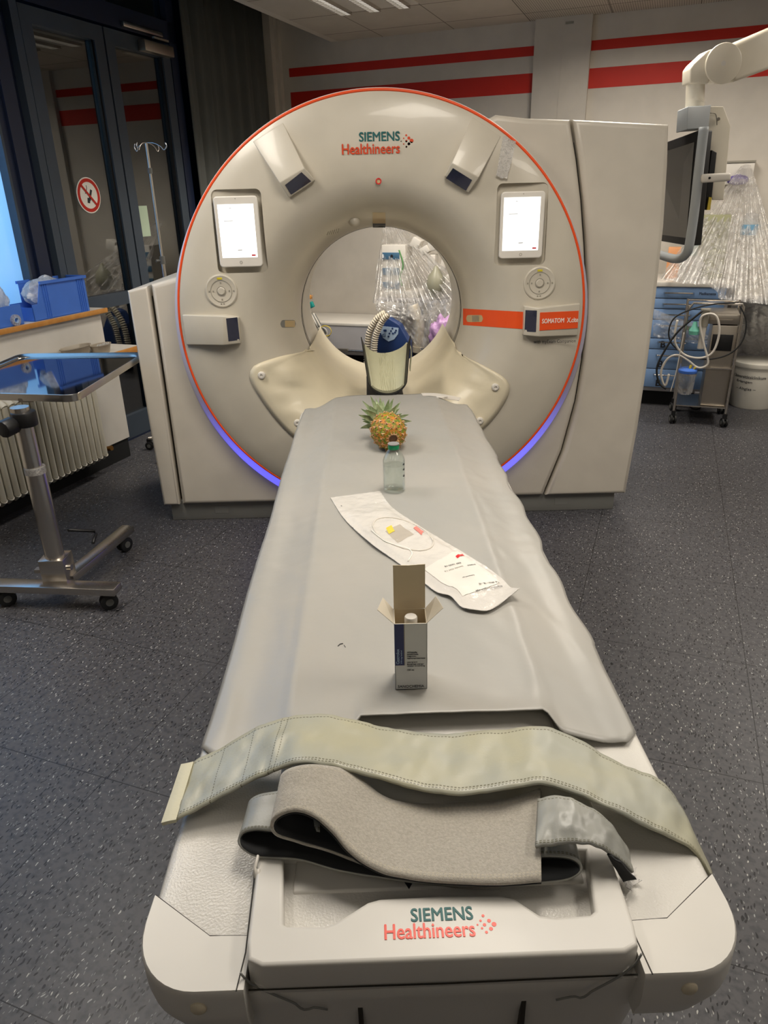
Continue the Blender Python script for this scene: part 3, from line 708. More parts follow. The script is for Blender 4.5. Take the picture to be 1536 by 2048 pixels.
# camera housings on the ring
def wedge(name, O1, O2, K1, K2, E1, E2, yk, win):
    o1 = on_s(*O1, .002); o2 = on_s(*O2, .002); k1 = on_y(*K1, yk); k2 = on_y(*K2, yk); e1 = on_y(*E1, 3.352)
    n = (k2-k1).cross(e1-k1).normalized(); d = ray(*E2); e2 = CP+d*((k1-CP).dot(n)/d.dot(n))
    back = lambda p: Vector((p.x, 3.41, p.z))
    b = B(); f = [o1, o2, k2, e2, e1, k1]
    vs = [b.bm.verts.new(p) for p in f]; vb = [b.bm.verts.new(back(p)) for p in f]
    fs = [b.bm.faces.new((vs[0], vs[1], vs[2], vs[5])), b.bm.faces.new((vs[5], vs[2], vs[3], vs[4])), b.bm.faces.new(vb[::-1])]
    for i in range(6): fs.append(b.bm.faces.new((vs[i], vb[i], vb[(i+1) % 6], vs[(i+1) % 6])))
    bmesh.ops.recalc_face_normals(b.bm, faces=fs)
    bmesh.ops.bevel(b.bm, geom=b.bm.edges[:], offset=.004, segments=3, profile=.5, affect='EDGES', clamp_overlap=True)
    h = obj(name, b, M['gantry'], G)
    # window lies on the sloped end face
    n = (k2-k1).cross(e1-k1).normalized(); n = n if n.y < 0 else -n
    w = []
    for px, py in win:
        d = ray(px, py); t = (k1-CP).dot(n)/d.dot(n); w.append(CP+d*t+n*.0015)
    obj('sensor_window', B().hexa([p+n*.001 for p in w], [p-n*.003 for p in w]), M['navy'], h, smooth=0, label='dark navy glass window')
    return h
wedge('camera_housing', (505, 283), (566, 245), (559, 366), (609, 336), (578, 396), (630, 360), 3.325, [(570, 370), (603, 344), (622, 362), (582, 389)])
wedge('camera_housing', (945, 234), (1002, 273), (903, 326), (958, 355), (890, 352), (937, 386), 3.325, [(906, 336), (944, 360), (932, 381), (892, 356)])
def side_housing(pts_top, pts_bot, yk, win, outer):
    # pts: outer, ridge, end
    f = []
    for q, (px, py) in enumerate(pts_top+pts_bot[::-1]):
        k = q if q < 3 else 5-q
        f.append(on_y(px, py, [3.385, yk, yk+.022][k]))
    b = B(); vs = [b.bm.verts.new(p) for p in f]; vb = [b.bm.verts.new(Vector((p.x, 3.42, p.z))) for p in f]
    fs = [b.bm.faces.new((vs[0], vs[1], vs[4], vs[5])), b.bm.faces.new((vs[1], vs[2], vs[3], vs[4])), b.bm.faces.new(vb[::-1])]
    for i in range(6): fs.append(b.bm.faces.new((vs[i], vb[i], vb[(i+1) % 6], vs[(i+1) % 6])))
    bmesh.ops.recalc_face_normals(b.bm, faces=fs)
    bmesh.ops.bevel(b.bm, geom=b.bm.edges[:], offset=.005, segments=3, profile=.5, affect='EDGES', clamp_overlap=True)
    h = obj('camera_housing', b, M['gantry'], G)
    n = (f[2]-f[1]).cross(f[4]-f[1]).normalized(); n = n if n.y < 0 else -n
    w = []
    for px, py in win:
        d = ray(px, py); t = (f[1]-CP).dot(n)/d.dot(n); w.append(CP+d*t)
    obj('sensor_window', B().hexa([p+n*.002 for p in w], [p-n*.003 for p in w]), M['navy'], h, smooth=0, label='dark navy glass window')
    return h, f
side_housing([(364, 630), (446, 632), (477, 635)], [(372, 690), (447, 691), (481, 687)], 3.325, [(452, 637), (474.5, 634.5), (479.5, 680), (457, 682.6)], -1)
hr, fr_ = side_housing([(1161, 607), (1078, 616), (1049, 612)], [(1156, 671), (1079, 674), (1047, 671)], 3.325, [(1051, 620), (1074, 621), (1072, 664), (1049, 663)], 1)
# orange band across the right of the ring
P = []
for i in range(40):
    t = i/39; px = 926+(1052-926)*t
    yt = 617+7*t; yb = 650+8.5*t
    P.append([on_s(px, yt+(yb-yt)*j/4, .0015) for j in range(5)])
obj('orange_band', B().grid(P), M['orange'], G, smooth=180, label='orange band')
# band over the housing and its lettering
n_ = (fr_[1]-fr_[0]).cross(fr_[4]-fr_[0]).normalized(); n_ = n_ if n_.y < 0 else -n_
def on_h(px, py, off=.001): d = ray(px, py); t = (fr_[1]-CP).dot(n_)/d.dot(n_); return CP+d*t+n_*off
q = [on_h(1080, 625), on_h(1157, 621.5), on_h(1155, 656), on_h(1079, 661)]
obj('orange_band', B().hexa([p+n_*.001 for p in q], [p-n_*.002 for p in q]), M['orange'], G, smooth=0, label='orange band on the camera housing')
xd = (q[1]-q[0]).normalized(); yd = n_.cross(xd).normalized(); yd = yd if yd.z > 0 else -yd
p0 = on_h(1083, 647, .003); p1 = on_h(1127, 645, .003)
put_text('model_lettering', 'SOMATOM', p0, xd, yd, (p1-p0).length, .021, M['wprint'], G, bold=.02)
p0 = on_h(1133, 645, .003); p1 = on_h(1155, 644, .003)
put_text('model_lettering', 'X.cite', p0, xd, yd, (p1-p0).length, .022, M['wprint'], G, bold=.02)
p0 = on_s(1067, 689, .002); p1 = on_s(1148, 687, .002)
put_text('companion_lettering', 'with myExam Companion', (p0.x, 3.372, p0.z), XD, ZD, p1.x-p0.x, .021, M['kprint'], G)
# maker's logo
p0 = on_y(718, 279, 3.3745); p1 = on_y(800, 279, 3.3745)
def front_y(z): return 3.3745 if z < 1.72 else 3.3745+.0
put_text('maker_lettering', 'SIEMENS', (p0.x, 3.377, 1.765), XD, ZD, p1.x-p0.x, .036, M['teal'], G, bold=.025, thick=.002)
p0 = on_y(684, 304, 3.3745); p1 = on_y(800, 302, 3.3745)
put_text('maker_lettering', 'Healthineers', (p0.x, 3.3745, 1.718), XD, ZD, p1.x-p0.x, .040, M['oprint'], G, bold=.02, thick=.002)
dots = [(1203, 212, 5), (1240, 252, 8), (1168, 256, 4), (1132, 297, 3), (1206, 294, 6), (1278, 292, 11), (1168, 336, 4), (1241, 333, 8), (1207, 375, 5)]
def dotset(name, pts, f, parent, nrm, th=.0015, k=1.0):
    for x, y, r in pts:
        obj('logo_dot', B().disc(f(x, y), r*k, nrm, th, 16), M['oprint'] if name == 'o' else M['rprint'], parent)
dotset('o', dots, lambda x, y: on_y(640+x/6.98, 240+y/6.98, 3.3785), G, 'Y', .0025, .00075)
# microphone, laser windows, dome, speaker, grips
p = on_s(757, 362.5); obj('microphone', B().disc(p, .012, 'Y', .003), M['brown_glass'], G); obj('microphone_ring', annulus(p+Vector((0, -.003, 0)), .008, .0125, .002, (0, -1, 0), 32), M['redplastic'], G)
def spatch(name, px0, py0, px1, py1, m, off, nx=10, ny=10, rnd=0, parent=None, label=None):
    c = ((px0+px1)/2, (py0+py1)/2); P = []
    for i in range(nx+1):
        row = []
        for j in range(ny+1):
            u = i/nx*2-1; v = j/ny*2-1
            if rnd:  # stadium ends
                v2 = v*math.sqrt(max(0, 1-max(0, (abs(u)-(1-rnd))/rnd)**2)) if abs(u) > 1-rnd else v
            else: v2 = v
            row.append(on_s(c[0]+u*(px1-px0)/2, c[1]+v2*(py1-py0)/2, off))
        P.append(row)
    return obj(name, B().grid(P), m, parent or G, smooth=180, label=label)
spatch('laser_window', 745, 425, 771, 447, M['brown_glass'], .0015, label='brown laser window at the top of the bore')
spatch('laser_window_sill', 745.5, 447, 771, 455, M['black'], .002)
spatch('laser_window', 561, 640, 592, 655, M['plinth'], .002, 16, 8, .35, label='oval laser window left of the bore')
spatch('laser_window_glass', 570, 641, 590, 654, M['brown_glass'], .0028, 12, 8)
spatch('laser_window', 932, 630, 966, 644, M['brown_glass'], .003, 16, 8, .3, label='oval laser window in the orange band')
spatch('laser_window_glass', 944, 631, 958, 643, M['steel'], .004, 8, 8)
p = on_s(708, 441); obj('camera_dome', B().lathe([(.0001, p.y-.022), (.012, p.y-.02), (.021, p.y-.012), (.026, p.y), (.028, p.y+.02)], (p.x, 0, p.z), 'Y', 28), M['gantry'], G)
for k in range(6):
    a_ = on_s(654+k*4.2, 470-k*.9, .001); b2 = on_s(657+k*4.2, 463-k*1.2, .001)
    if k < 6: obj('speaker_slot', B().tube([a_, b2], .0012, 6), M['gprint'], G)
# control dials
for cx, cy in ((443, 582), (1079, 566)):
    p = on_s(cx, cy); y = p.y
    d = obj('control_dial', B().lathe([(.0001, y-.004), (.060, y-.004), (.066, y-.006), (.071, y-.004), (.074, y+.01)], (p.x, 0, p.z), 'Y', 48), M['gantry'], G)
    obj('dial_ring', annulus(Vector((p.x, y-.0045, p.z)), .046, .048, .001, (0, -1, 0)), M['gprint'], d)
    obj('dial_button', B().lathe([(.0001, y-.008), (.014, y-.008), (.018, y-.005), (.018, y)], (p.x, 0, p.z), 'Y', 28), M['gantry'], d)
    obj('button_ring', annulus(Vector((p.x, y-.0055, p.z)), .0185, .0205, .001, (0, -1, 0)), M['gprint'], d)
    obj('warning_mark', B().bx(p.x-.013, p.x+.009, y-.0055, y-.003, p.z+.050, p.z+.058), M['yellow'], d, smooth=0)
    for dx, dz in ((-.036, 0), (.036, 0), (0, .036), (0, -.036), (-.054, 0), (.056, 0), (-.006, -.056), (.006, -.056)):
        obj('dial_mark', B().bx(p.x+dx-.003, p.x+dx+.003, y-.0055, y-.003, p.z+dz-.003, p.z+dz+.003), M['gprint'], d, smooth=0)
# cream membrane around the lower bore, with press studs
outer = [(618, 700), (565, 712), (515, 728), (500, 745), (504, 768), (530, 810), (560, 848), (592, 878), (640, 905), (700, 920), (760, 925), (830, 920), (890, 905), (935, 882), (975, 850), (1003, 815), (1018, 785), (1016, 765), (1000, 750), (960, 728), (912, 704)]
OP = spline([on_s(x, y, .004) for x, y in outer], 90)
P = []
for i, po in enumerate(OP):
    t = i/89; th = tl = math.radians(203+t*134)
    inn = Vector((GC.x+.388*math.cos(th), 3.80, GC.z+.388*math.sin(th))); lip = Vector((GC.x+.397*math.cos(tl), 3.66, GC.z+.397*math.sin(tl))); far = Vector((GC.x+.385*math.cos(th), 4.25, GC.z+.385*math.sin(th)))
    row = [far, far.lerp(inn, .5), inn, lip]
    for j in range(1, 15):
        v = j/14; p = lip.lerp(po, v)
        r = math.hypot(p.x-GC.x, p.z-GC.z)
        sy = surfY(p.x, p.z)
        puff = math.sin(PI*v**1.3)*(.007+.006*noise.noise(Vector((t*6, v*2.2, 1.7))))+math.sin(PI*v)*(.024*noise.noise(Vector((t*13+v*1.5, v*1.6, 5.7)))+.008*noise.noise(Vector((t*34, v*4, 2.7))))
        ft = min(1, max(0, (1-v)*6)); y = min(p.y, sy-.004)-max(puff, 0)*ft+(.006*math.sin(PI*min(1, max(0, (v-.8)*5))) if v > .8 else 0)*-1
        row.append(Vector((p.x, y if v < 1 else sy-.004, p.z)))
    P.append(row)
obj('cream_membrane', B().grid(P).solid(.002), M['cream'], G, smooth=180, label='cream flexible cover under the bore with press studs')
for px, py in ((523, 751), (595, 846), (991, 775), (960, 842)):
    p = on_s(px, py, .014)
    obj('press_stud', B().lathe([(.0001, p.y-.004), (.006, p.y-.003), (.0075, p.y-.007), (.014, p.y-.006), (.018, p.y), (.018, p.y+.02)], (p.x, 0, p.z), 'Y', 28), M['white'], G)
# tablets: docked, liftable
def tablet(x0, z0, x1, z1, sx0, sz0, sx1, sz1, label, red):
    t = thing('tablet', label, 'tablet', ((x0+x1)/2, 3.385, z0), group=None)
    put_plate('casing', [rrect(x0, z0, x1, z1, .016)], .022, .005, (0, 3.378, 0), XD, ZD, M['white'], t)
    s = obj('screen', B().bx(sx0, sx1, 3.3662, 3.368, sz0, sz1), M['screen'], t, smooth=0, label='lit white screen')
    obj('home_button', annulus(Vector(((x0+x1)/2, 3.3669, (z0+sz0)/2)), .0045, .006, .001, (0, -1, 0), 24), M['gprint'], t)
    obj('front_camera', B().disc(((x0+x1)/2, 3.367, z1-.010), .002, 'Y', .001, 12), M['gprint'], t)
    obj('screen_mark', B().bx(sx1-.026, sx1-.008, 3.3655, 3.3663, sz0+.006, sz0+.012), M['redplastic'], s, smooth=0, label='small red button on the screen')
    obj('screen_mark', B().bx(sx0+.022, sx0+.062, 3.3655, 3.3663, sz0+(sz1-sz0)*.69, sz0+(sz1-sz0)*.70).bx(sx0+.07, sx0+.09, 3.3655, 3.3663, sz0+.03, sz0+.033).bx(sx0+.05, sx0+.06, 3.3655, 3.3663, sz1-.016, sz1-.014), M['gprint'], s, smooth=0)
tablet(-.699, 1.281, -.508, 1.570, -.683, 1.321, -.528, 1.538, 'lit tablet docked on the left side of the scanner ring', 0)
tablet(.537, 1.288, .728, 1.560, .550, 1.321, .708, 1.537, 'lit tablet docked on the right side of the scanner ring', 1)
# strip of clear tape hanging at the right of the rim
fr = [on_y(1006, 273, 3.405), on_y(1001, 300, 3.372), on_y(997, 325, 3.366), on_y(992, 352, 3.366)]
bk = [on_y(1032, 283, 3.41), on_y(1027, 305, 3.378), on_y(1021, 330, 3.37), on_y(1014, 358, 3.368)]
tag(ribbon('clear_tape', fr, bk, M['film_small'], None, .0012, 30, 8, .006, 0, 60), 'crumpled strip of clear tape stuck at upper right of scanner rim', 'tape')

# ================================================================== PATIENT TABLE
T = thing('patient_table', 'white patient table in front of the scanner with handle frame at near end', 'patient table', (.05, 1.9, 0))
def TX(Y): return .066-.0147*Y       # the table stands very slightly askew
TSK = Matrix(((1, -.0147, 0, .066), (0, 1, 0, 0), (0, 0, 1, 0), (0, 0, 0, 1)))
TROT = Matrix.Translation((.066, 0, 0)) @ Matrix.Rotation(math.atan(.0147), 4, 'Z')
def rr_loop(hw, y0, y1, r, z, n=8): return [(x, y, z) for x, y in rrect(-hw, y0, hw, y1, r, n)]
def loft(loops, cap=True):
    b = B(); L = [[b.bm.verts.new(p) for p in lp] for lp in loops]
    for a, c in zip(L, L[1:]):
        n = len(a)
        for i in range(n): b.bm.faces.new((a[i], a[(i+1) % n], c[(i+1) % n], c[i]))
    if cap: b.bm.faces.new(L[0]); b.bm.faces.new(L[-1][::-1])
    return b
YE = 3.10
obj('side_shell', loft([rr_loop(.361, .603, YE, .065, .7005), rr_loop(.368, .600, YE, .065, .6985), rr_loop(.373, .598, YE, .065, .692), rr_loop(.374, .597, YE, .065, .682), rr_loop(.373, .598, YE, .065, .655), rr_loop(.362, .605, YE, .07, .630), rr_loop(.33, .625, YE, .08, .605), rr_loop(.29, .64, YE, .08, .590)]), M['table_tex'], T, TROT, 40)
obj('pedestal', loft([rr_loop(.285, .61, 2.9, .08, .625), rr_loop(.262, .60, 2.9, .08, .56), rr_loop(.25, .60, 2.8, .08, .40), rr_loop(.25, .65, 2.75, .08, .02), rr_loop(.25, .65, 2.75, .08, 0.0)]), M['table'], T, TROT, 40)
obj('front_skirt', loft([rr_loop(.234, .566, 1.2, .02, .690), rr_loop(.236, .568, 1.2, .02, .674), rr_loop(.31, .572, 1.2, .02, .668), rr_loop(.305, .576, 1.2, .03, .64), rr_loop(.275, .588, 1.2, .05, .59), rr_loop(.262, .60, 1.2, .05, .50)]), M['table'], T, TROT, 40)
# end caps with panel seam, knobs
for s in (-1, 1):
    cap = [(s*.2365, .552), (s*.295, .552)]+[(s*(.295+.082*math.sin(q*PI/20)), .640-.088*math.cos(q*PI/20)) for q in range(1, 10)]+[(s*.3775, .645), (s*.3765, .685), (s*.29, .622), (s*.2365, .622)]
    cap = cap if s > 0 else cap[::-1]
    lo = []
    for kx, kz in ((.985, .7035), (1.0, .700), (1.0, .690), (1.0, .662), (.985, .645), (.94, .628), (.86, .610)):
        lo.append([(s*.2365+(x-s*.2365)*(kx if kz > .64 else kx), .69+(y-.69)*(kx if kx > .9 else kx+.04), kz) for x, y in cap])
    cb = loft(lo); bmesh.ops.recalc_face_normals(cb.bm, faces=cb.bm.faces[:]); me = bpy.data.meshes.new('end_cap'); cb.bm.to_mesh(me); cb.bm.free()
    fin('end_cap', me, M['table'], T, TROT, 50)
    obj('cap_knob', B().lathe([(.0001, -.0035), (.007, -.003), (.0095, -.001), (.0105, .004)], (s*.292, .551, .677), 'Y', 24), M['beige'], T, TROT)
# cradle
obj('tabletop', loft([rr_loop(.222, .80, 3.12, .02, .690), rr_loop(.226, .80, 3.13, .02, .722), rr_loop(.220, .805, 3.125, .02, .728)]), M['table'], T, TROT, 40)
obj('cradle_extension', B().bx(-.085, .085, 3.10, 3.65, .700, .722, .008), M['black'], T, TROT)
# handle frame
def fz(px, py, z=.7265):   # table frame coordinates
    p = on_z(px, py, z); return TROT.inverted() @ p
hole_px = [(566, 1700), (567, 1846), (574, 1851), (648, 1851), (668, 1845), (735, 1803), (760, 1796), (880, 1790), (1000, 1789), (1030, 1796), (1080, 1829), (1110, 1833), (1180, 1828), (1189, 1820), (1172, 1700)]
hole = [(fz(*p).x, fz(*p).y) for p in hole_px]
outp = [(-.243, .83), (-.237, .60), (-.233, .575), (-.215, .566), (.215, .566), (.233, .575), (.237, .60), (.243, .83)]
me = curve_mesh([outp, hole], .044, .005); me.transform(Matrix.Translation((0, 0, .7045)))
fin('handle_frame', me, M['table'], T, TROT, 40)
obj('recess_floor', B().bx(-.20, .215, .585, .83, .668, .672), M['beige'], T, TROT, 0)
ys_ = fz(620, 1782, .704).y
obj('recess_step', B().hexa([(-.19, ys_, .704), (.20, ys_, .704), (.20, .80, .704), (-.19, .80, .704)], [(-.19, ys_-.012, .684), (.20, ys_-.012, .684), (.20, .80, .684), (-.19, .80, .684)], .002), M['table'], T, TROT)
p = TROT.inverted() @ on_z(818, 1771, .705)
obj('arrow_mark', B().hexa([(p.x-.006, p.y+.006, .7045), (p.x+.006, p.y+.006, .7045), (p.x, p.y-.004, .7045), (p.x-.0005, p.y-.004, .7045)], [(p.x-.006, p.y+.006, .7035), (p.x+.006, p.y+.006, .7035), (p.x, p.y-.004, .7035), (p.x-.0005, p.y-.004, .7035)]), M['kprint'], T, TROT, 0)
p = TROT.inverted() @ on_z(1093, 1830, .70)
obj('red_button', B().lathe([(.010, .684), (.010, .690), (.007, .694), (.0001, .695)], (p.x, p.y-.004, 0), 'Z', 20), M['redplastic'], T, TROT)
obj('skirt_seam', B().tube([(-.2345, .5665, .6835), (0, .5655, .6825), (.2345, .5665, .6835)], .0011, 6), M['groove'], T, TROT)
for s in (-1, 1):
    rp_ = ((481, 1946), (500, 1966), (545, 1988), (588, 2006), (600, 2016), (613, 2020), (628, 2015), (655, 2019)) if s < 0 else ((1283, 1908), (1268, 1930), (1235, 1955), (1185, 1982), (1172, 1992), (1160, 1996), (1146, 1993), (1112, 2000))
    pts = [TROT.inverted() @ on_y(x, y, .5635+.009*q_/7) for q_, (x, y) in enumerate(rp_)]
    obj('skirt_rib', B().tube(spline(pts, 24), .0014, 8), M['plinth'], T, TROT, 180)
    obj('skirt_slot', B().bx(s*.103-.003, s*.103+.003, .581, .62, .50, .622), M['groove'], T, TROT, 0)
    pts = [(s*.245, .553, .7035), (s*.241, .60, .7035), (s*.249, .80, .7035)]
    obj('frame_joint', B().tube(pts, .0009, 6), M['groove'], T, TROT)
# logo on the frame, lying flat
XT = TROT.to_3x3() @ Vector((1, 0, 0)); YT = TROT.to_3x3() @ Vector((0, 1, 0))
def flat_text(name, body, pL, pR, ptop, m, bold):
    a = on_z(*pL, .7268); b2 = on_z(*pR, .7268); c = on_z(*ptop, .7268)
    put_text(name, body, (a.x, a.y, .7266), XT, YT, (b2-a).length, c.y-on_z(ptop[0], pL[1], .7268).y, m, T, bold=bold, thick=.0004)
flat_text('maker_lettering', 'SIEMENS', (822, 1844), (948, 1842), (822, 1817), M['teal'], .025)
flat_text('maker_lettering', 'Healthineers', (769, 1880), (952, 1872), (769, 1849), M['rprint'], .02)
for px, py, r in ((966, 1832, 3.2), (978, 1842, 4), (961, 1842, 2.5), (955, 1850, 2), (969, 1850, 3.5), (988, 1849, 5), (964, 1857, 2.5), (982, 1858, 4), (973, 1865, 3)):
    obj('logo_dot', B().disc(on_z(px, py, .7262), r*.00060, 'Z', .0007, 16), M['rprint'], T)
# textured-panel seams on the shoulders
for s in (-1, 1):
    obj('cap_seam', B().tube([(s*.3745, .687, .7012), (s*.29, .624, .7030), (s*.238, .622, .7030)], .0007, 6), M['groove'], T, TROT)
obj('hook', B().tube([TROT.inverted() @ on_z(x, y, z) for x, y, z in ((520, 1700, .728), (516, 1712, .732), (510, 1735, .728), (512, 1755, .718), (517, 1755, .722), (517, 1738, .728))], .0022, 8), M['white'], T, TROT, 180)

# sheet over the table
def sheet_z(x, y, seed=0):
    ax = abs(x); k = max(0, min(1, (ax-.205)/.115)); k = k*k*(3-2*k)
    z = .7385 - k*.028
    if ax > .33: z -= (ax-.33)**2*6.0
    z += .0022*math.exp(-((ax-.222)/.012)**2)*(1+.9*noise.noise(Vector((y*3, x*4, 0))))
    z += .0020*math.exp(-((ax-.245)/.035)**2)*noise.noise(Vector((y*22, x*6, 7)))*(1 if y > 1.4 else .5)
    inset_ = max(0, min(1, (.235-ax)/.004))*max(0, min(1, (2.02-y+.01*x)/.004)); z += .0016*inset_
    z += .0014*(1-abs(noise.noise(Vector((x*7+y*2.2, y*3.1-x*2, 4))))*7)*(abs(noise.noise(Vector((x*7+y*2.2, y*3.1-x*2, 4)))) < .14)
    z += .0022*noise.noise(Vector((x*9, y*4, 5)))*(.5+k)+.0012*noise.noise(Vector((x*22+y*8, y*10, 2)))
    z += .0015*noise.noise(Vector((x*5+1, y*30, 9)))*max(0, min(1, (ax-.08)/.1))*max(0, min(1, (y-1.25)*2))
    return z
def sheet_edge(y, s):
    e = .372 if s < 0 else .374
    if y > 2.75: e -= (y-2.75)*.05
    if s > 0: e += .006*math.sin(y*26)*(1 if 1.25 < y < 2.4 else .25)+.004*math.sin(y*11)
    else: e += .002*math.sin(y*9)
    return e
P = []; NX, NY = 90, 150
for j in range(NY+1):
    v = j/NY; y = .955+v*(3.17-.955); row = []
    for i in range(NX+1):
        u = i/NX*2-1; e = sheet_edge(y, u); x = u*e
        z = sheet_z(x, y); yy = y
        near = max(0, 1-(y-.955)/.10)
        # front hem: centre stands up off the cradle, flaps lie on the shoulders
        if near > 0:
            c = 1-max(0, min(1, (abs(x-.0)-.205)/.03)); c = c*c*(3-2*c)
            if x < -.10: c *= .5
            z += near**2*(.020*c) ; yy = y+near*.012*c - (near*.018*(1-c) if abs(x) > .2 else 0)
            if abs(x) > .345: yy += near*(abs(x)-.345)*1.2
        far = max(0, (y-3.08)/.09)
        yy -= far*max(0, abs(x)-.17)*.55; z -= far*.006*min(1, max(0, abs(x)-.2)*8)
        row.append(Vector((x, yy, z)))
    P.append(row)
b = B().grid(P); b.solid(-.0022)
tag(obj('drape_sheet', b, M['sheet'], None, TROT, 180), 'grey plastic sheet spread over the scanner table, flaps at the near end', 'sheet')
# straps -----------------------------------------------------------
def zz(pts): return [on_z(x, y, z) for x, y, z in pts]
tp = thing('restraint_strap', 'long olive grey padded strap laid across the near end of the table', 'strap', (.05, .85, .70))
fr = [(350, 1640, .722), (450, 1586, .748), (520, 1552, .768), (575, 1530, .790), (640, 1527, .800), (750, 1553, .790), (880, 1586, .778), (960, 1583, .778), (1060, 1568, .785), (1110, 1572, .785), (1200, 1606, .768), (1290, 1649, .745), (1360, 1682, .722), (1398, 1712, .700), (1432, 1770, .655)]
bk = [(385, 1524, .720), (450, 1490, .740), (530, 1447, .766), (620, 1428, .785), (700, 1438, .780), (800, 1460, .765), (880, 1468, .758), (960, 1462, .76), (1080, 1453, .768), (1150, 1476, .758), (1240, 1525, .738), (1310, 1555, .722), (1350, 1592, .705), (1392, 1672, .680), (1425, 1742, .650)]
ribbon('strap_band', zz(fr), zz(bk), M['strap'], tp, .004, 150, 14, .0034, .003, 30, 180)
fr = [(322, 1646, .722), (336, 1642, .724), (352, 1639, .724)]; bk = [(362, 1528, .722), (374, 1526, .724), (387, 1523, .724)]
ribbon('strap_end', zz(fr), zz(bk), mat('cream_webbing', srgb(200, 196, 170), .5, bump=(200, .3, .001)), tp, .006, 8, 6, .0005, 0, 22, 60, 'cream plastic end strip')
for u0, u1 in (((470, 1487), (448, 1586)), ((538, 1446), (514, 1556)), ((600, 1432), (570, 1533)), ((607, 1431), (580, 1531))):
    a = on_z(u0[0], u0[1], .764+.0 if u0[0] > 500 else .752); c = on_z(u1[0], u1[1], .780 if u0[0] > 500 else .752)
# inner strap 1: fleece-faced, folded
s2 = thing('fleece_strap', 'folded strap with fuzzy beige fleece face, heaped on table end', 'strap', (.03, .76, .705))
fr = [(1083, 1760, .752), (1000, 1765, .750), (900, 1762, .750), (820, 1754, .752), (760, 1740, .757), (705, 1706, .768), (668, 1664, .784), (630, 1632, .796), (590, 1620, .800), (555, 1630, .792), (540, 1650, .778), (552, 1672, .764), (600, 1688, .752), (660, 1706, .742), (760, 1742, .730), (900, 1775, .722), (1000, 1778, .718)]
bk = [(1080, 1576, .768), (1000, 1600, .752), (900, 1606, .752), (820, 1606, .756), (765, 1590, .766), (728, 1560, .780), (690, 1538, .795), (645, 1530, .808), (605, 1530, .812), (572, 1540, .806), (560, 1556, .792), (568, 1572, .778), (612, 1588, .762), (668, 1602, .752), (765, 1625, .738), (900, 1650, .730), (1000, 1655, .725)]
ribbon('fleece_face', zz(fr), zz(bk), M['velcro'], s2, .005, 160, 14, .001, 0, 20, 180, 'fuzzy beige fleece face')
fr2 = [(x, y, z-.007) for x, y, z in fr]; bk2 = [(x, y, z-.007) for x, y, z in bk]
def inset(L, s):
    out = []
    P_ = zz(L); c = None
    return P_
# inner lining of the loop, dark
fl = zz(fr); bl = zz(bk)
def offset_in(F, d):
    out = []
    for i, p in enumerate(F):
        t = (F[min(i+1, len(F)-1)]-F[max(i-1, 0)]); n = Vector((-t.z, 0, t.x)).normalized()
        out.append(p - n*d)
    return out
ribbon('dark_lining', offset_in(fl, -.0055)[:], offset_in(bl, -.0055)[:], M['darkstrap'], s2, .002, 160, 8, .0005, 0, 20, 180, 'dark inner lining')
# inner strap 2: grey satin, loop left and right
s3 = thing('satin_strap', 'grey satin strap with a loop at each end under the fleece strap', 'strap', (.03, .77, .70))
fr = [(640, 1664, .756), (590, 1660, .758), (545, 1660, .758), (505, 1658, .755), (482, 1666, .748), (475, 1684, .738), (488, 1702, .731), (520, 1716, .7285), (600, 1722, .729), (700, 1748, .7265), (900, 1774, .7265), (1060, 1768, .7285), (1130, 1762, .7295), (1160, 1748, .736), (1164, 1730, .745), (1145, 1716, .752), (1110, 1711, .753), (1060, 1712, .751)]
bk = [(640, 1572, .766), (590, 1576, .766), (545, 1583, .764), (515, 1590, .758), (500, 1600, .750), (496, 1612, .741), (505, 1624, .734), (530, 1634, .730), (600, 1640, .731), (700, 1650, .730), (900, 1665, .729), (1050, 1660, .730), (1110, 1655, .7325), (1135, 1645, .739), (1138, 1632, .747), (1122, 1622, .753), (1095, 1618, .754), (1050, 1620, .752)]
ribbon('strap_band', zz(fr), zz(bk), M['strap2'], s3, .0035, 160, 10, .0012, 0, 24, 180)
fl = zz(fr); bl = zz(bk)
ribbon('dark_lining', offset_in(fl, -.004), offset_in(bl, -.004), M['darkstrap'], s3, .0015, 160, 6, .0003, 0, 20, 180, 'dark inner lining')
s4 = thing('crinkled_strap_end', 'short crinkled grey satin strap end at the right of the heap', 'strap', (.22, .80, .70))
fr = [(1070, 1694, .768), (1110, 1688, .774), (1165, 1686, .774), (1210, 1700, .764), (1242, 1722, .748), (1268, 1745, .728)]
bk = [(1075, 1598, .770), (1118, 1590, .786), (1160, 1604, .786), (1205, 1630, .772), (1238, 1668, .752), (1258, 1700, .732)]
ribbon('strap_band', zz(fr), zz(bk), M['strap2'], s4, .004, 60, 14, .0028, .004, 45, 180)
fr = [(1215, 1706, .757), (1228, 1730, .740), (1245, 1760, .720)]; bk = [(1244, 1724, .752), (1256, 1738, .738), (1272, 1756, .722)]
ribbon('strap_flap', zz(fr), zz(bk), M['darkstrap'], s4, .003, 20, 6, .002, 0, 55, 180, 'dark frayed flap')
pr = [on_z(x, y, .7025) for x, y in ((1250, 1745), (1272, 1742), (1268, 1755), (1283, 1768), (1266, 1772), (1262, 1788), (1252, 1775), (1244, 1762))]
b = B(); vs = [b.bm.verts.new(p+Vector((0, 0, .004*((k % 2)*1.5)))) for k, p in enumerate(pr)]; b.bm.faces.new(vs); b.solid(.0012)
tag(obj('plastic_scrap', b, M['film_small'], None, IDM, 20), 'torn bit of clear plastic on the right shoulder of the table', 'scrap')

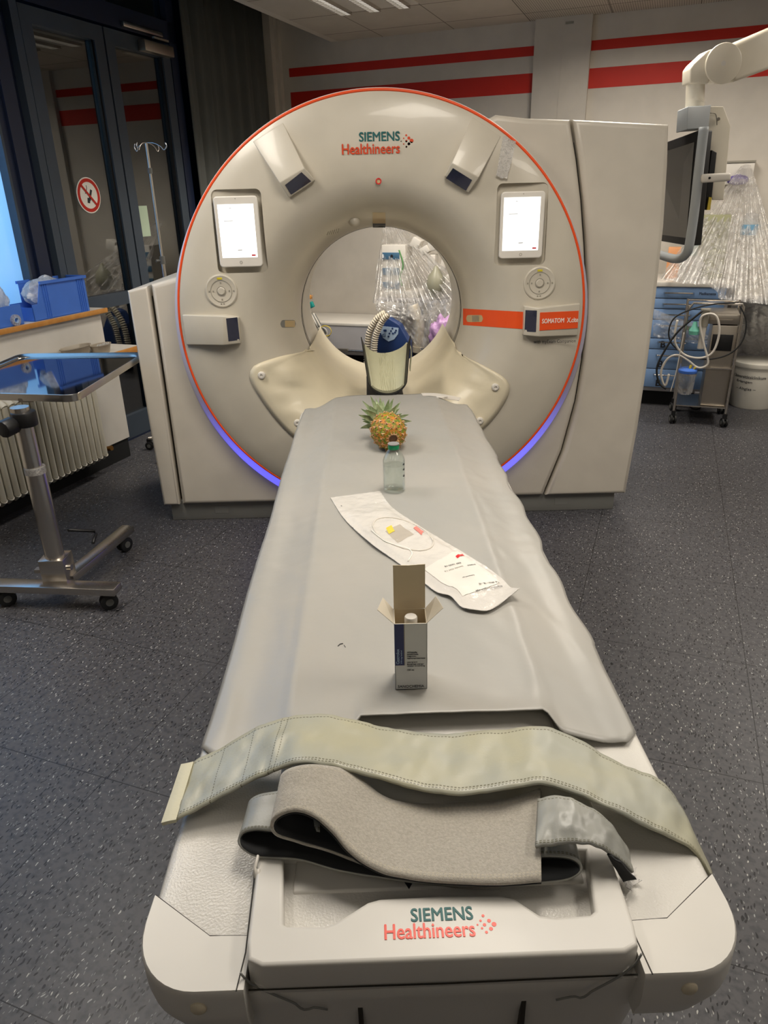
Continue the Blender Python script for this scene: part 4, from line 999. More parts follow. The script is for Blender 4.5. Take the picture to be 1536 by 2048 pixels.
# head holder -------------------------------------------------------
H = thing('head_holder', 'cream padded head holder with black shell at the far end of the table', 'head holder', (.03, 3.3, .735))
def trough(off, y0, y1, n, w0, w1, zlow0, zlow1, hgt, phi=1.25, wave=0, NC=32, pleat=0):
    P = []
    for j in range(n+1):
        t = j/n; y = y0+(y1-y0)*t; w = w0+(w1-w0)*t; zl = zlow0+(zlow1-zlow0)*t; row = []
        for i in range(NC+1):
            a_ = (i/NC*2-1)*phi
            x = math.sin(a_)/math.sin(phi)*(w+off); z = zl+(1-math.cos(a_))/(1-math.cos(phi))*hgt*(.55+.45*t)-off*math.cos(a_)
            yy = y + (wave*math.sin(a_*2+.6)*t)
            if pleat:
                q_ = x*165+1.1*noise.noise(Vector((x*30, t*2.5, 0)))
                z -= pleat*max(0, 1-abs((q_ % 1)-.5)*7)*max(0, min(1, (.045-abs(x))/.015))*(.4+.6*min(1, 2.2*(1-abs(t-.55))))
            row.append(Vector((.03+x, yy, z)))
        P.append(row)
    return P
obj('foam_pad', B().grid(trough(0, 3.17, 3.50, 40, .066, .098, .757, .858, .05, 1.2, .03, 160, .0035)).solid(-.014), M['foam'], H, IDM, 60, label='cream pleated foam pad')
obj('shell', B().grid(trough(.016, 3.16, 3.49, 16, .068, .100, .757, .860, .085, 1.35)).solid(-.004), M['black'], H, IDM, 60, label='black carbon shell')
obj('shell_foot', B().hexa([(-.03, 3.18, .757), (.09, 3.18, .757), (.09, 3.46, .835), (-.03, 3.46, .835)], [(-.02, 3.2, .735), (.08, 3.2, .735), (.08, 3.42, .735), (-.02, 3.42, .735)], .004), M['black'], H)
ribbon('hook_strap', [(.137, 3.44, .905), (.147, 3.45, .90), (.150, 3.45, .87), (.143, 3.44, .80)], [(.137, 3.40, .90), (.147, 3.41, .895), (.150, 3.41, .865), (.143, 3.40, .79)], M['foam'], H, .004, 20, 4, .0005)

# pineapple ----------------------------------------------------------
PA = thing('pineapple', 'small ripe pineapple lying on its side with green crown pointing away', 'pineapple', (.022, 2.44, .74))
pc = Vector((.022, 2.425, .7400+.060)); ax = Vector((-.22, 1, .10)).normalized(); sx_ = ax.cross(Vector((0, 0, 1))).normalized(); sz_ = sx_.cross(ax).normalized()
RL = .072; R0 = .0585
NE = 13
b = B(); P = []; NU, NV = 150, 96
cl = b.bm.loops.layers.color.new('tint')
def lattice(u, v):
    # u around (0..1), v along (0..1): distance to nearest eye centre in a staggered lattice
    rows = 9; best = 9; vv = v*rows; r0 = math.floor(vv)
    for r in (r0-1, r0, r0+1):
        uu = u*NE - .5*(r % 2); c = round(uu); du = (uu-c); dv = (vv-r-.5)
        d = math.hypot(du*1.0, dv*.95)
        if d < best: best = d
    return best
for i in range(NU):
    row = []
    for j in range(NV+1):
        v = j/NV; th = 2*PI*i/NU; ph = PI*v
        rad = R0*math.sin(ph)**.78 if 0 < v < 1 else .0005
        d = lattice(i/NU, v); bump = .0040*max(0, 1-(d/.62)**2)-.0012*max(0, 1-(d/.2)**2)
        if v < .04 or v > .96: bump = 0
        rr = rad+bump
        base = -math.cos(ph)*RL
        if v < .06: base += (.06-v)*.06    # sunken stem end
        row.append(pc+ax*base+sx_*math.cos(th)*rr+sz_*math.sin(th)*rr)
    P.append(row)
vs = [[b.bm.verts.new(p) for p in row] for row in P]
def tint(u, v):
    d = lattice(u, v); n1 = noise.noise(Vector((u*20, v*20, 1)))
    c = Vector((.72, .46, .13)).lerp(Vector((.44, .50, .07)), max(0, min(1, .5+n1*2.2)))
    if d < .18: c = Vector((.50, .24, .13))
    elif d > .54: c = Vector((.12, .11, .03))
    if v < .05: c = Vector((.34, .22, .11))
    return (c.x, c.y, c.z, 1)
for i in range(NU):
    for j in range(NV):
        i2 = (i+1) % NU
        f = b.bm.faces.new((vs[i][j], vs[i2][j], vs[i2][j+1], vs[i][j+1]))
        for lp, (p_, q_) in zip(f.loops, ((i, j), (i+1, j), (i+1, j+1), (i, j+1))): lp[cl] = tint(p_/NU, q_/NV)
pm = mat('pineapple_rind', (.5, .3, .07, 1), .55, bump=(140, .5, .002)); nt = pm.node_tree
vc = nt.nodes.new('ShaderNodeVertexColor'); vc.layer_name = 'tint'; nt.links.new(vc.outputs[0], nt.nodes['Principled BSDF'].inputs['Base Color'])
obj('fruit', b, pm, PA, IDM, 180)
# bracts
b = B(); rows = 9
for r in range(rows):
    for c in range(NE):
        u = (c+.5*(r % 2))/NE; v = (r+.5)/rows
        th = 2*PI*u; ph = PI*v; rad = R0*math.sin(ph)**.78+.003
        o = pc+ax*(-math.cos(ph)*RL)+sx_*math.cos(th)*rad+sz_*math.sin(th)*rad
        nrm = (sx_*math.cos(th)+sz_*math.sin(th))*math.sin(ph)-ax*math.cos(ph)*.6; nrm.normalize()
        tng = ax.cross(nrm).normalized(); fwd = nrm.cross(tng).normalized()
        s_ = .0075+.003*random.random()
        a1 = b.bm.verts.new(o-tng*s_*.75-fwd*.006); a2 = b.bm.verts.new(o+tng*s_*.75-fwd*.006); a3 = b.bm.verts.new(o+nrm*.0065+fwd*s_*.7); a4 = b.bm.verts.new(o+nrm*.004-fwd*.002)
        b.bm.faces.new((a1, a4, a3)); b.bm.faces.new((a4, a2, a3))
for c in range(9):
    th = 2*PI*c/9+.3*(c % 3); dirv = sx_*math.cos(th)+sz_*math.sin(th); o = pc-ax*(RL-.012)+dirv*.018; tng = dirv.cross(ax).normalized()
    b.bm.faces.new([b.bm.verts.new(q) for q in (o-tng*.007, o+tng*.007, o+dirv*.016-ax*.008)])
obj('bracts', b.solid(.0006), mat('dry_bract', srgb(222, 184, 140), .7, vary=(60, srgb(170, 112, 66))), PA, IDM, 0)
# crown
b = B(); ct = pc+ax*(RL-.008)
for k in range(44):
    th = k*2.39996; t = k/58; spread = 1.30-1.0*t+random.uniform(-.15, .15); ln = .082+.030*t+random.uniform(-.022, .010); wd = .0150-.004*t
    rd_ = sx_*math.cos(th)+sz_*math.sin(th); o = ct+rd_*.016*(1-t*.7); prev = None
    side = ax.cross(rd_).normalized()
    if rd_.z < -.35: spread *= .55
    for q in range(9):
        s_ = q/8; ang = spread*(.75+.35*s_)
        dd = ax*math.cos(ang)+rd_*math.sin(ang)
        pnt = o+dd*ln*s_ if q else o
        if pnt.z < .7425: pnt.z = .7425+.001*q
        w_ = wd*(1-s_**1.8)+.0003; cupn = (rd_*math.cos(ang)-ax*math.sin(ang))
        cur = [b.bm.verts.new(pnt-side*w_+cupn*-.0+cupn*w_*.35), b.bm.verts.new(pnt), b.bm.verts.new(pnt+side*w_+cupn*w_*.35)]
        if prev:
            b.bm.faces.new((prev[0], prev[1], cur[1], cur[0])); b.bm.faces.new((prev[1], prev[2], cur[2], cur[1]))
        prev = cur
obj('crown', b.solid(.0009), M['leaf'], PA, IDM, 60, label='grey green leafy crown')

# bottle ---------------------------------------------------------------
zb = .7400; bx_, by_ = .033, 2.015
BT = thing('glass_bottle', 'clear glass infusion bottle with green cap standing before the pineapple', 'bottle', (bx_, by_, zb))
outp = [(.0001, .0), (.029, .0), (.0325, .004), (.033, .012), (.033, .098), (.031, .106), (.022, .122), (.0155, .130), (.014, .134), (.014, .140)]
obj('bottle_body', B().lathe([(r, zb+h) for r, h in outp]+[(.0125, zb+.14), (.0125, zb+.134), (.0205, zb+.122), (.0295, zb+.105), (.0315, zb+.098), (.0315, zb+.012), (.0001, zb+.008)], (bx_, by_, 0), 'Z', 48), M['bottle'], BT, IDM, 50)
obj('liquid', B().lathe([(.0001, zb+.009), (.030, zb+.010), (.0308, zb+.015), (.0308, zb+.083), (.0001, zb+.083)], (bx_, by_, 0), 'Z', 48), M['liquid'], BT, IDM, 50, label='clear liquid')
obj('cap', B().lathe([(.016, zb+.132), (.0165, zb+.134), (.0165, zb+.145), (.0155, zb+.146)], (bx_, by_, 0), 'Z', 40), M['greencap'], BT, IDM, 50, label='green crimp cap')
obj('stopper', B().lathe([(.0155, zb+.1455), (.0172, zb+.146), (.0172, zb+.1485), (.0001, zb+.1490)], (bx_, by_, 0), 'Z', 40), M['greyrubber'], BT, IDM, 50, label='grey rubber stopper')
for h, tx in ((.088, '4'), (.072, '3'), (.052, '2')):
    obj('graduation_mark', B().bx(bx_+.0255, bx_+.030, by_-.0225, by_-.0195, zb+h, zb+h+.002).bx(bx_+.0275, bx_+.0300, by_-.0225, by_-.0195, zb+h, zb+h+.006), M['kprint'], BT, IDM, 0)

# carton ------------------------------------------------------------------
bx_, by_, z0 = .041, 1.056, .7405; hw = .0285; dp = .050; hh = .1375
CB = thing('medicine_box', 'open white and navy medicine carton standing upright on the sheet', 'carton', (bx_, by_+dp/2, z0))
x0, x1, y0, y1, zt = bx_-hw, bx_+hw, by_, by_+dp, z0+hh
b = B(); t_ = .0009
b.bx(x0, x1, y0, y0+t_, z0, zt).bx(x0, x1, y1-t_, y1, z0, zt).bx(x0, x0+t_, y0, y1, z0, zt).bx(x1-t_, x1, y0, y1, z0, zt).bx(x0, x1, y0, y1, z0, z0+t_)
obj('carton_body', b, M['carton'], CB, IDM, 0)
b = B(); b.bx(x0+t_, x1-t_, y1-t_*1.8, y1-t_, z0+.02, zt).bx(x0+t_, x0+t_*1.8, y0+t_, y1-t_, z0+.02, zt).bx(x1-t_*1.8, x1-t_, y0+t_, y1-t_, z0+.02, zt).bx(x0+t_, x1-t_, y0+t_, y0+t_*1.8, z0+.02, zt)
obj('inner_lining', b, M['cardboard'], CB, IDM, 0, label='tan inner side')
P = []
for i in range(9):
    t = i/8; P.append([Vector((x, y1+.004*math.sin(t*1.5)-.012*max(0, t-.45)*.6, zt+.088*t-.001*math.sin(j*2))) for j, x in enumerate((x0+.0005, (x0+x1)/2, x1-.0005))])
obj('lid_flap', B().grid(P).solid(.0008), M['cardboard'], CB, IDM, 60, label='tan lid flap folded up')
for s in (-1, 1):
    xx = x0 if s < 0 else x1
    f = [Vector((xx, y0+.001, zt)), Vector((xx, y1-.001, zt)), Vector((xx+s*.018, y1-.010, zt+.030)), Vector((xx+s*.028, y0+.006, zt+.026))]
    b = B(); b.bm.faces.new([b.bm.verts.new(p) for p in f]); obj('side_flap', b.solid(.0008), mat('flap_tan', srgb(214, 204, 184), .6), CB, IDM, 0)
yf = y0-.0004
obj('navy_panel', B().bx(x0+.0003, x0+.0165, yf, y0, z0+.052, zt-.0005), M['navyprint'], CB, IDM, 0)
obj('grey_stripe', B().bx(x0+.0165, x0+.0180, yf, y0, z0+.052, zt-.0005), M['gprint'], CB, IDM, 0)
put_text('product_lettering', 'Gastrolux', (x0+.0080, yf, z0+.0555), (0, 0, 1), (-1, 0, 0), .031, .0058, M['paleblue'], CB, thick=.0003)
put_text('product_lettering', '370 mg Iod/ml', (x0+.0135, yf, z0+.0555), (0, 0, 1), (-1, 0, 0), .028, .0032, M['paleblue'], CB, thick=.0003)
for i, (tx, w_) in enumerate((('Wirkstoffe:', .018), ('Amidotrizoat,', .020), ('Meglumin,', .016), ('Natriumamidotrizoat', .032), None or ('', 0), ('Lösung zum', .018), ('Einnehmen und zur', .029), ('rektalen Anwendung', .031), ('', 0), ('100 ml', .012))):
    if w_: put_text('carton_lettering', tx, (x0+.0215, yf, z0+.0775-.0041*i), XD, ZD, w_, .0027, M['kprint'], CB, thick=.0003, bold=.01)
put_text('maker_lettering', 'SANOCHEMIA', (x0+.0045, yf, z0+.004), XD, ZD, .047, .0055, M['kprint'], CB, thick=.0003)
VL = thing('medicine_vial', 'white capped vial standing inside the open medicine carton', 'bottle', (bx_+.001, by_+.016, z0+.0011))
obj('vial_body', B().lathe([(.0001, z0+.0011), (.014, z0+.0011), (.0145, z0+.01), (.0145, z0+.10), (.009, z0+.115), (.009, z0+.12)], (bx_+.001, by_+.0165, 0), 'Z', 28), M['white'], VL)
obj('vial_cap', B().lathe([(.0105, z0+.118), (.0112, z0+.120), (.0112, z0+.1405), (.010, z0+.1425), (.0001, z0+.1430)], (bx_+.001, by_+.0165, 0), 'Z', 28), M['white'], VL)

# sterile pouch ---------------------------------------------------------------
PO = thing('sterile_pouch', 'long sealed clear and white pouch with coiled catheter lying across the sheet', 'pouch', (.08, 1.55, .74))
zp = .7425
fr = [(661, 996, zp), (690, 1040, zp+.001), (740, 1086, zp+.004), (790, 1122, zp+.002), (830, 1152, zp+.002), (872, 1184, zp+.003), (900, 1192, zp+.006), (922, 1214, zp+.004), (948, 1220, zp+.006), (975, 1222, zp+.005), (996, 1212, zp+.004)]
bk = [(760, 983, zp), (785, 1016, zp+.001), (838, 1052, zp+.002), (880, 1078, zp+.002), (930, 1108, zp+.002), (972, 1134, zp+.002), (996, 1152, zp+.003), (1010, 1164, zp+.004), (1019, 1174, zp+.006), (1028, 1177, zp+.010), (1040, 1177, zp+.017)]
F = spline(zz(fr), 90); K = spline(zz(bk), 90)
def pouch_pt(u, v, off=0.0):
    i = min(89, max(0, u*89)); i0 = int(i); i1 = min(i0+1, 89); f = i-i0
    p = F[i0].lerp(F[i1], f).lerp(K[i0].lerp(K[i1], f), v)
    e = min(v, 1-v); inner = max(0, min(1, (e-.05)/.12))*max(0, min(1, (u-.12)/.1))*max(0, min(1, (.90-u)/.06))
    return p+Vector((0, 0, .0065*inner*(1+.5*noise.noise(Vector((u*14, v*4, 0))))+.0016*noise.noise(Vector((u*40, v*12, 2)))+.0015+off))
P = [[pouch_pt(i/110, j/18) for j in range(19)] for i in range(111)]
obj('pouch_film', B().grid(P), M['pouch'], PO, IDM, 180)
P = [[F[min(89, int(i/110*89))].lerp(K[min(89, int(i/110*89))], j/4)+Vector((0, 0, 0)) for j in range(5)] for i in range(111)]
obj('paper_backing', B().grid(P).solid(-.0006), M['paper'], PO, IDM, 180)
def pp(px, py, off=.001):
    # point on pouch under a pixel: search
    best = None; tgt = ray(px, py).normalized()
    for i in range(0, 46):
        for j in range(0, 21):
            q = pouch_pt(i/45, j/20, off); d = ((q-CP).normalized()-tgt).length
            if best is None or d < best[0]: best = (d, i/45, j/20)
    _, u, v = best
    for st in (.012, .005, .002):
        for du in (-2, -1, 0, 1, 2):
            for dv in (-2, -1, 0, 1, 2):
                q = pouch_pt(u+du*st*.5, v+dv*st, off); d = ((q-CP).normalized()-tgt).length
                if d < best[0]: best = (d, u+du*st*.5, v+dv*st)
        _, u, v = best
    return pouch_pt(u, v, off), u, v
coil = []
for k in range(40):
    t = 2*PI*k/39*1.0
    x = 806+60*math.cos(t)*1.0+18*math.sin(t)*.4; y = 1068+(30*math.sin(t))+26*math.cos(t)*.9*.6
    coil.append(pp(x, y, .0005)[0])
obj('coiled_tube', B().tube(coil, .0024, 8, closed=False), M['tube'], PO, IDM, 180, label='coiled clear catheter')
obj('loose_tube', B().tube(spline([pp(x, y, .002)[0] for x, y in ((742, 1060), (770, 1082), (800, 1092), (818, 1098), (824, 1108), (816, 1122))], 26), .0013, 8), M['wprint'], PO, IDM, 180)
def patch(name, quad, m, off=.0012, n=8):
    uv = [pp(*q)[1:] for q in quad]; P = []
    for i in range(n+1):
        row = []
        for j in range(n+1):
            s_, t_2 = i/n, j/n
            u = (uv[0][0]*(1-s_)+uv[1][0]*s_)*(1-t_2)+(uv[3][0]*(1-s_)+uv[2][0]*s_)*t_2
            v = (uv[0][1]*(1-s_)+uv[1][1]*s_)*(1-t_2)+(uv[3][1]*(1-s_)+uv[2][1]*s_)*t_2
            row.append(pouch_pt(u, v, off))
        P.append(row)
    return obj(name, B().grid(P), m, PO, IDM, 180)
patch('inner_packet', [(770, 1062), (800, 1048), (828, 1068), (795, 1085)], mat('packet_grey', srgb(180, 172, 160), .25), .0004)
patch('yellow_print', [(772, 1056), (783, 1050), (790, 1062), (778, 1068)], M['paleyellow'], .0012)
patch('red_clamp', [(827, 1056), (832, 1052), (848, 1063), (843, 1070)], M['pinkred'], .0012)
patch('paper_label', [(848, 1138), (915, 1102), (1000, 1165), (925, 1192)], M['white'], .0010, 12)
patch('red_logo', [(911, 1113), (925, 1108), (929, 1112), (915, 1117)], M['redplastic'], .0018)
_, ua_, va_ = pp(900, 1130); o1 = pouch_pt(ua_, va_)
def pouch_text(body, px0, py0, px1, py1, h, m=None):
    # printed upside down for the viewer: starts at the right
    a = pp(px0, py0, .0022)[0]; c = pp(px1, py1, .0022)[0]; xd_ = (c-a).normalized(); yd_ = Vector((0, 0, 1)).cross(xd_).normalized()
    put_text('pouch_lettering', body, a, xd_, yd_, (c-a).length, h, m or M['kprint'], PO, thick=.0002)
pouch_text('REF 1630-18', 920, 1124, 888, 1132, .006)
pouch_text('Sonde CH 16', 925, 1131, 888, 1142, .005, M['gprint'])
pouch_text('STERILE', 950, 1128, 934, 1130, .0045)
pouch_text('Latexfrei', 948, 1149, 925, 1154, .004)
pouch_text('Tel. 09131 / 78 - 78', 996, 1162, 957, 1166, .006)
pouch_text('Ring Mölnar Lang Chirurgie', 1002, 1170, 950, 1180, .007)
# small black mark and white clip on the sheet
def on_sheet(px, py, off=.001):
    p = on_z(px, py, .74); q = TROT.inverted() @ p; return on_z(px, py, sheet_z(q.x, q.y)+off)
tag(obj('broken_staple', B().tube([on_sheet(676, 1292), on_sheet(680, 1288), on_sheet(686, 1287)], .0008, 6).tube([on_sheet(688, 1290), on_sheet(691, 1294)], .0005, 6), M['kprint'], None), 'tiny bent dark wire bit lying left of the carton', 'wire')
cl_ = thing('white_strap_clip', 'white plastic strip with a buckle on the sheet near the scanner', 'clip', tuple(on_sheet(880, 792)))
fr = [on_sheet(845, 791, .002), on_sheet(870, 792, .003), on_sheet(885, 796, .006), on_sheet(918, 801, .002)]; bk = [on_sheet(842, 786, .002), on_sheet(868, 786, .003), on_sheet(885, 788, .006), on_sheet(922, 795, .002)]
ribbon('strip', fr, bk, M['white'], cl_, .002, 24, 4, .0008)
p = on_sheet(883, 793, .006); obj('buckle', B().box(p, (.05, .03, .008), Matrix.Rotation(.2, 4, 'Z'), .003), M['white'], cl_)

# ================================================================== TRAY STAND (left)
S = thing('instrument_stand', 'stainless steel tray stand on castors at the left in front of the radiator', 'tray stand', (-1.42, 2.75, 0))
ZT = .868
p0 = on_z(-80, 775, ZT); tr = [Vector((-1.93, 2.86)), Vector((-1.262, 2.86)), Vector((-1.205, 3.62)), Vector((-1.86, 3.66))]
# tray outline: quadrilateral with rounded corners
def round_poly(pts, r, n=8):
    out = []
    N = len(pts)
    for i in range(N):
        p = Vector(pts[i]); a = (Vector(pts[i-1])-p).normalized(); c = (Vector(pts[(i+1) % N])-p).normalized()
        for k in range(n+1):
            t = k/n; q0 = p+a*r*(1-t); q1 = p+c*r*t
            q = (p+a*r)*(1-t)**2+p*2*t*(1-t)+(p+c*r)*t*t
            out.append(q)
    return out
TRC = [on_z(-140, 782, ZT), on_z(150, 790, ZT), on_z(290, 704, ZT), on_z(40, 707, ZT)]
TRC = [(p.x, p.y) for p in TRC]
cen = Vector((sum(p[0] for p in TRC)/4, sum(p[1] for p in TRC)/4))
rp = round_poly(TRC, .06)
def shr(f): 
    out = []
    for p in rp:
        d = (p-cen); L = d.length; out.append(cen+d*((L-f)/L))
    return out
b = B()
loops = [([(q.x, q.y, z) for q in shr(f)]) for f, z in ((0, ZT-.030), (-.002, ZT-.002), (.001, ZT), (.006, ZT-.001), (.012, ZT-.006), (.028, ZT-.008), (.034, ZT-.016))]
L = [[b.bm.verts.new(p) for p in lp] for lp in loops]
for a_, c_ in zip(L, L[1:]):
    n = len(a_)
    for i in range(n): b.bm.faces.new((a_[i], a_[(i+1) % n], c_[(i+1) % n], c_[i]))
obj('tray_rim', b.solid(.0012), M['steel'], S, IDM, 50)
b = loft([[(q.x, q.y, z) for q in shr(.030)] for z in (ZT-.0200, ZT-.0150)])
obj('tray_plate', b, M['steel_mirror'], S, IDM, 0, label='mirror polished tray plate')
cx_, cy_ = -1.42, 2.86
obj('tray_support', B().bx(cx_-.03, cx_+.03, cy_-.03, cy_+.62, ZT-.036, ZT-.0205), M['steel_dull'], S)
cc = on_z(119, 1152, .108); cx_, cy_ = cc.x, cc.y
obj('outer_column', B().cyl((cx_, cy_, .20), (cx_, cy_, .585), .039, 32), M['steel'], S)
obj('inner_column', B().cyl((cx_-.004, cy_, .58), (cx_-.004, cy_, .845), .034, 32), M['steel'], S)
obj('tape_band', B().cyl((cx_, cy_, .575), (cx_, cy_, .602), .0405, 32), M['film_small'], S, label='clear tape wound round the column')
ck = on_y(58, 818, 2.77)
obj('clamp_collar', B().cyl((cx_+.005, cy_, .770), (cx_+.005, cy_, .828), .046, 24, .006), M['black'], S)
obj('clamp_knob', B().cyl((cx_-.025, cy_-.03, .785), (cx_-.045, cy_-.085, .780), .034, 10, .006), M['black'], S)
obj('base_block', B().bx(cx_-.052, cx_+.052, cy_-.05, cy_+.05, .10, .205, .003), M['steel'], S)
def bar(p0, p1, w, h, m, name):
    p0 = Vector(p0); p1 = Vector(p1); d = p1-p0; L_ = d.length; ang = math.atan2(d.y, d.x)
    return obj(name, B().box((p0+p1)/2, (L_, w, h), Matrix.Rotation(ang, 4, 'Z'), .003), m, S)
p0 = on_z(-150, 1166, .093); p1 = on_z(236, 1178, .093); bar(p0, p1, .07, .032, M['steel'], 'base_bar')
p2_ = on_z(257, 1056, .093); bar(Vector((cx_+.03, cy_, .093)), p2_, .062, .032, M['steel'], 'base_bar')
dd = (p1-p0).normalized()
def castor(x, y, parent, r=.038, frame=IDM, ax_=(1, .2, 0), top=.09, m=None):
    a_ = Vector(ax_).normalized()
    w = B(); c = Vector((x, y, r))
    for s in (-1, 1): w.cyl(c+a_*s*.006, c+a_*s*.020, r, 22, .004)
    k = obj('castor', w, m or M['rubber'], parent, frame)
    obj('castor_hub', B().cyl(c-a_*.0215, c+a_*.0215, r*.45, 16), M['rubbergrey'], k, frame)
    obj('castor_fork', B().cyl((x, y, r), (x, y, top), .008, 10).bx(x-.014, x+.014, y-.014, y+.014, r*1.7, top), M['black'], k, frame)
q = p1-dd*.05; castor(q.x, q.y, S, r=.036, ax_=(.6, -1, 0), top=.08); q = p1-dd*.50; castor(q.x, q.y, S, r=.036, ax_=(.6, -1, 0), top=.08); q = p2_+Vector((-.01, -.06, 0)); castor(q.x, q.y, S, r=.036, ax_=(1, -.5, 0), top=.08)
obj('foot_pedal', B().tube([on_y(x, y, Y) for x, y, Y in ((137, 1060, 2.82), (188, 1062, 2.95), (192, 1068, 2.93), (186, 1086, 2.86))], .007, 8), M['black'], S, IDM, 180)
obj('lock_bolt', B().cyl((cx_+.05, cy_-.01, .155), (cx_+.066, cy_-.012, .155), .013, 16), M['chrome'], S)
obj('lock_lever', B().bx(cx_-.075, cx_-.05, cy_-.05, cy_-.02, .150, .165), M['steel_dull'], S)

# blue bin -----------------------------------------------------------------------
def bin_obj():
    t = thing('storage_bin', 'blue open fronted storage bin on the upper window shelf, full of plastic', 'bin', (-3.385, 3.4, .953), ROOM)
    b0, b1, a0, a1, z0, z1 = 3.20, 3.64, -3.47, -3.305, .953, 1.155
    b = B(); th = .004
    b.bx(a0, a1, b0, b1, z0, z0+th)                       # bottom
    b.bx(a1-th, a1, b0+.09, b1, z0, z1).bx(a1-th, a1, b0, b0+.09, z0, z0+.09)      # front side (to the room), stepped at the open end
    b.bx(a0, a0+th, b0+.09, b1, z0, z1).bx(a0, a0+th, b0, b0+.09, z0, z0+.09)
    b.bx(a0, a1, b1-th, b1, z0, z1).bx(a0, a1, b0, b0+th, z0, z0+.075)
    b.hexa([(a1-th, b0+.045, z0+.09), (a1-th, b0+.092, z0+.09), (a1-th, b0+.092, z1), (a1-th, b0+.085, z1)], [(a1, b0+.045, z0+.09), (a1, b0+.092, z0+.09), (a1, b0+.092, z1), (a1, b0+.085, z1)])
    obj('bin_body', b, M['bluebin'], t, ROOM, 0)
    r = B(); r.bx(a1-.002, a1+.010, b0+.08, b1+.008, z1-.010, z1+.006).bx(a0-.005, a0+.006, b0+.08, b1+.008, z1-.010, z1+.006).bx(a0, a1, b1-.004, b1+.008, z1-.010, z1+.006)
    obj('rim', r, M['bluebin'], t, ROOM, 0)
    for bb in (3.30, 3.315, 3.33, 3.575, 3.59, 3.605, 3.62):
        obj('rib', B().bx(a1-.001, a1+.004, bb-.002, bb+.002, z0, z1-.01), M['bluebin'], t, ROOM, 0)
    return t
bin_obj()
# second bin further left, mostly out of frame: front edge of its hopper
t = thing('storage_bin', 'second blue bin cut off by the left edge of the picture', 'bin', (-3.385, 2.9, .953), ROOM)
obj('bin_body', B().bx(-3.47, -3.305, 2.75, 3.12, .953, .957).bx(-3.309, -3.305, 2.75, 3.12, .953, 1.06).bx(-3.47, -3.466, 2.75, 3.12, .953, 1.10).bx(-3.47, -3.305, 3.116, 3.12, .953, 1.03), M['bluebin'], t, ROOM, 0)
def blob_film(name, c, r, m, frame, label, cat, amp=.3, seed=0, sc=9):
    b = B(); bmesh.ops.create_icosphere(b.bm, subdivisions=4, radius=1)
    for v in b.bm.verts:
        n = noise.noise(v.co*2.2+Vector((seed, 0, 0)))*amp+abs(noise.noise(v.co*5+Vector((seed, 3, 0))))*amp*.8
        v.co = Vector((c[0]+v.co.x*r[0]*(1+n), c[1]+v.co.y*r[1]*(1+n), c[2]+v.co.z*r[2]*(1+n)))
    return tag(obj(name, b, m, None, frame, 25), label, cat)
blob_film('bagged_supplies', (-3.39, 3.40, 1.085), (.066, .145, .085), M['binbag'], ROOM, 'crumpled plastic packaging filling the nearer blue bin', 'plastic packaging', .2, 2)
blob_film('bagged_supplies', (-3.39, 2.97, 1.10), (.066, .13, .10), M['binbag'], ROOM, 'crumpled plastic packaging spilling from bin at left picture edge', 'plastic packaging', .2, 5)
p = on_a(5, 628, -3.25)
RL_ = thing('tape_roll', 'roll of clear tape at the left end of the upper shelf', 'tape roll', (-3.305, 3.06, .953), ROOM)
obj('roll', annulus(Vector((-3.310, 3.06, .983)), .016, .030, .02, (1, 0, 0), 32), M['glass'] if 0 else M['film_small'], RL_, ROOM)
obj('core', annulus(Vector((-3.311, 3.06, .983)), .013, .016, .022, (1, 0, 0), 32), M['paleblue'], RL_, ROOM)
# two pulp trays on the lower sill
def pulp(bb, hk, ra, rb_, label, col, fill):
    c = Vector((-3.25, bb, .7005))
    t = thing('kidney_dish', label, 'tray', tuple(c), ROOM)
    P = []
    for j, (k, h) in enumerate(((.0, .004), (.78, .003), (.80, .0), (.98, .040), (1.06, .042), (1.05, .045), (.97, .0435), (.80, .008), (0, .007))):
        P.append([Vector((c.x+ra*k*math.cos(2*PI*i/40), c.y+rb_*k*math.sin(2*PI*i/40), c.z+h*hk)) for i in range(41)])
    obj('dish', B().grid(P).merge(1e-6), col, t, ROOM, 50)
    if fill:
        b = B(); random.seed(3)
        for i in range(14):
            x = c.x+random.uniform(-.5, .5)*ra; y = c.y+random.uniform(-.6, .6)*rb_
            b.tube(spline([(x, y, c.z+.012), (x+.01, y+.02, c.z+.050), (x-.005, y+.03, c.z+.04)], 8), .006, 6)
        obj('crumpled_foil', b, M['film_small'], t, ROOM, 50)
    return t
pulp(3.405, 1.75, .045, .115, 'shallow empty oval dish on the lower sill behind the tray stand', M['tray'], False)
pulp(3.615, 1.2, .045, .080, 'oval dish holding crumpled foil on the lower sill', M['tray'], True)

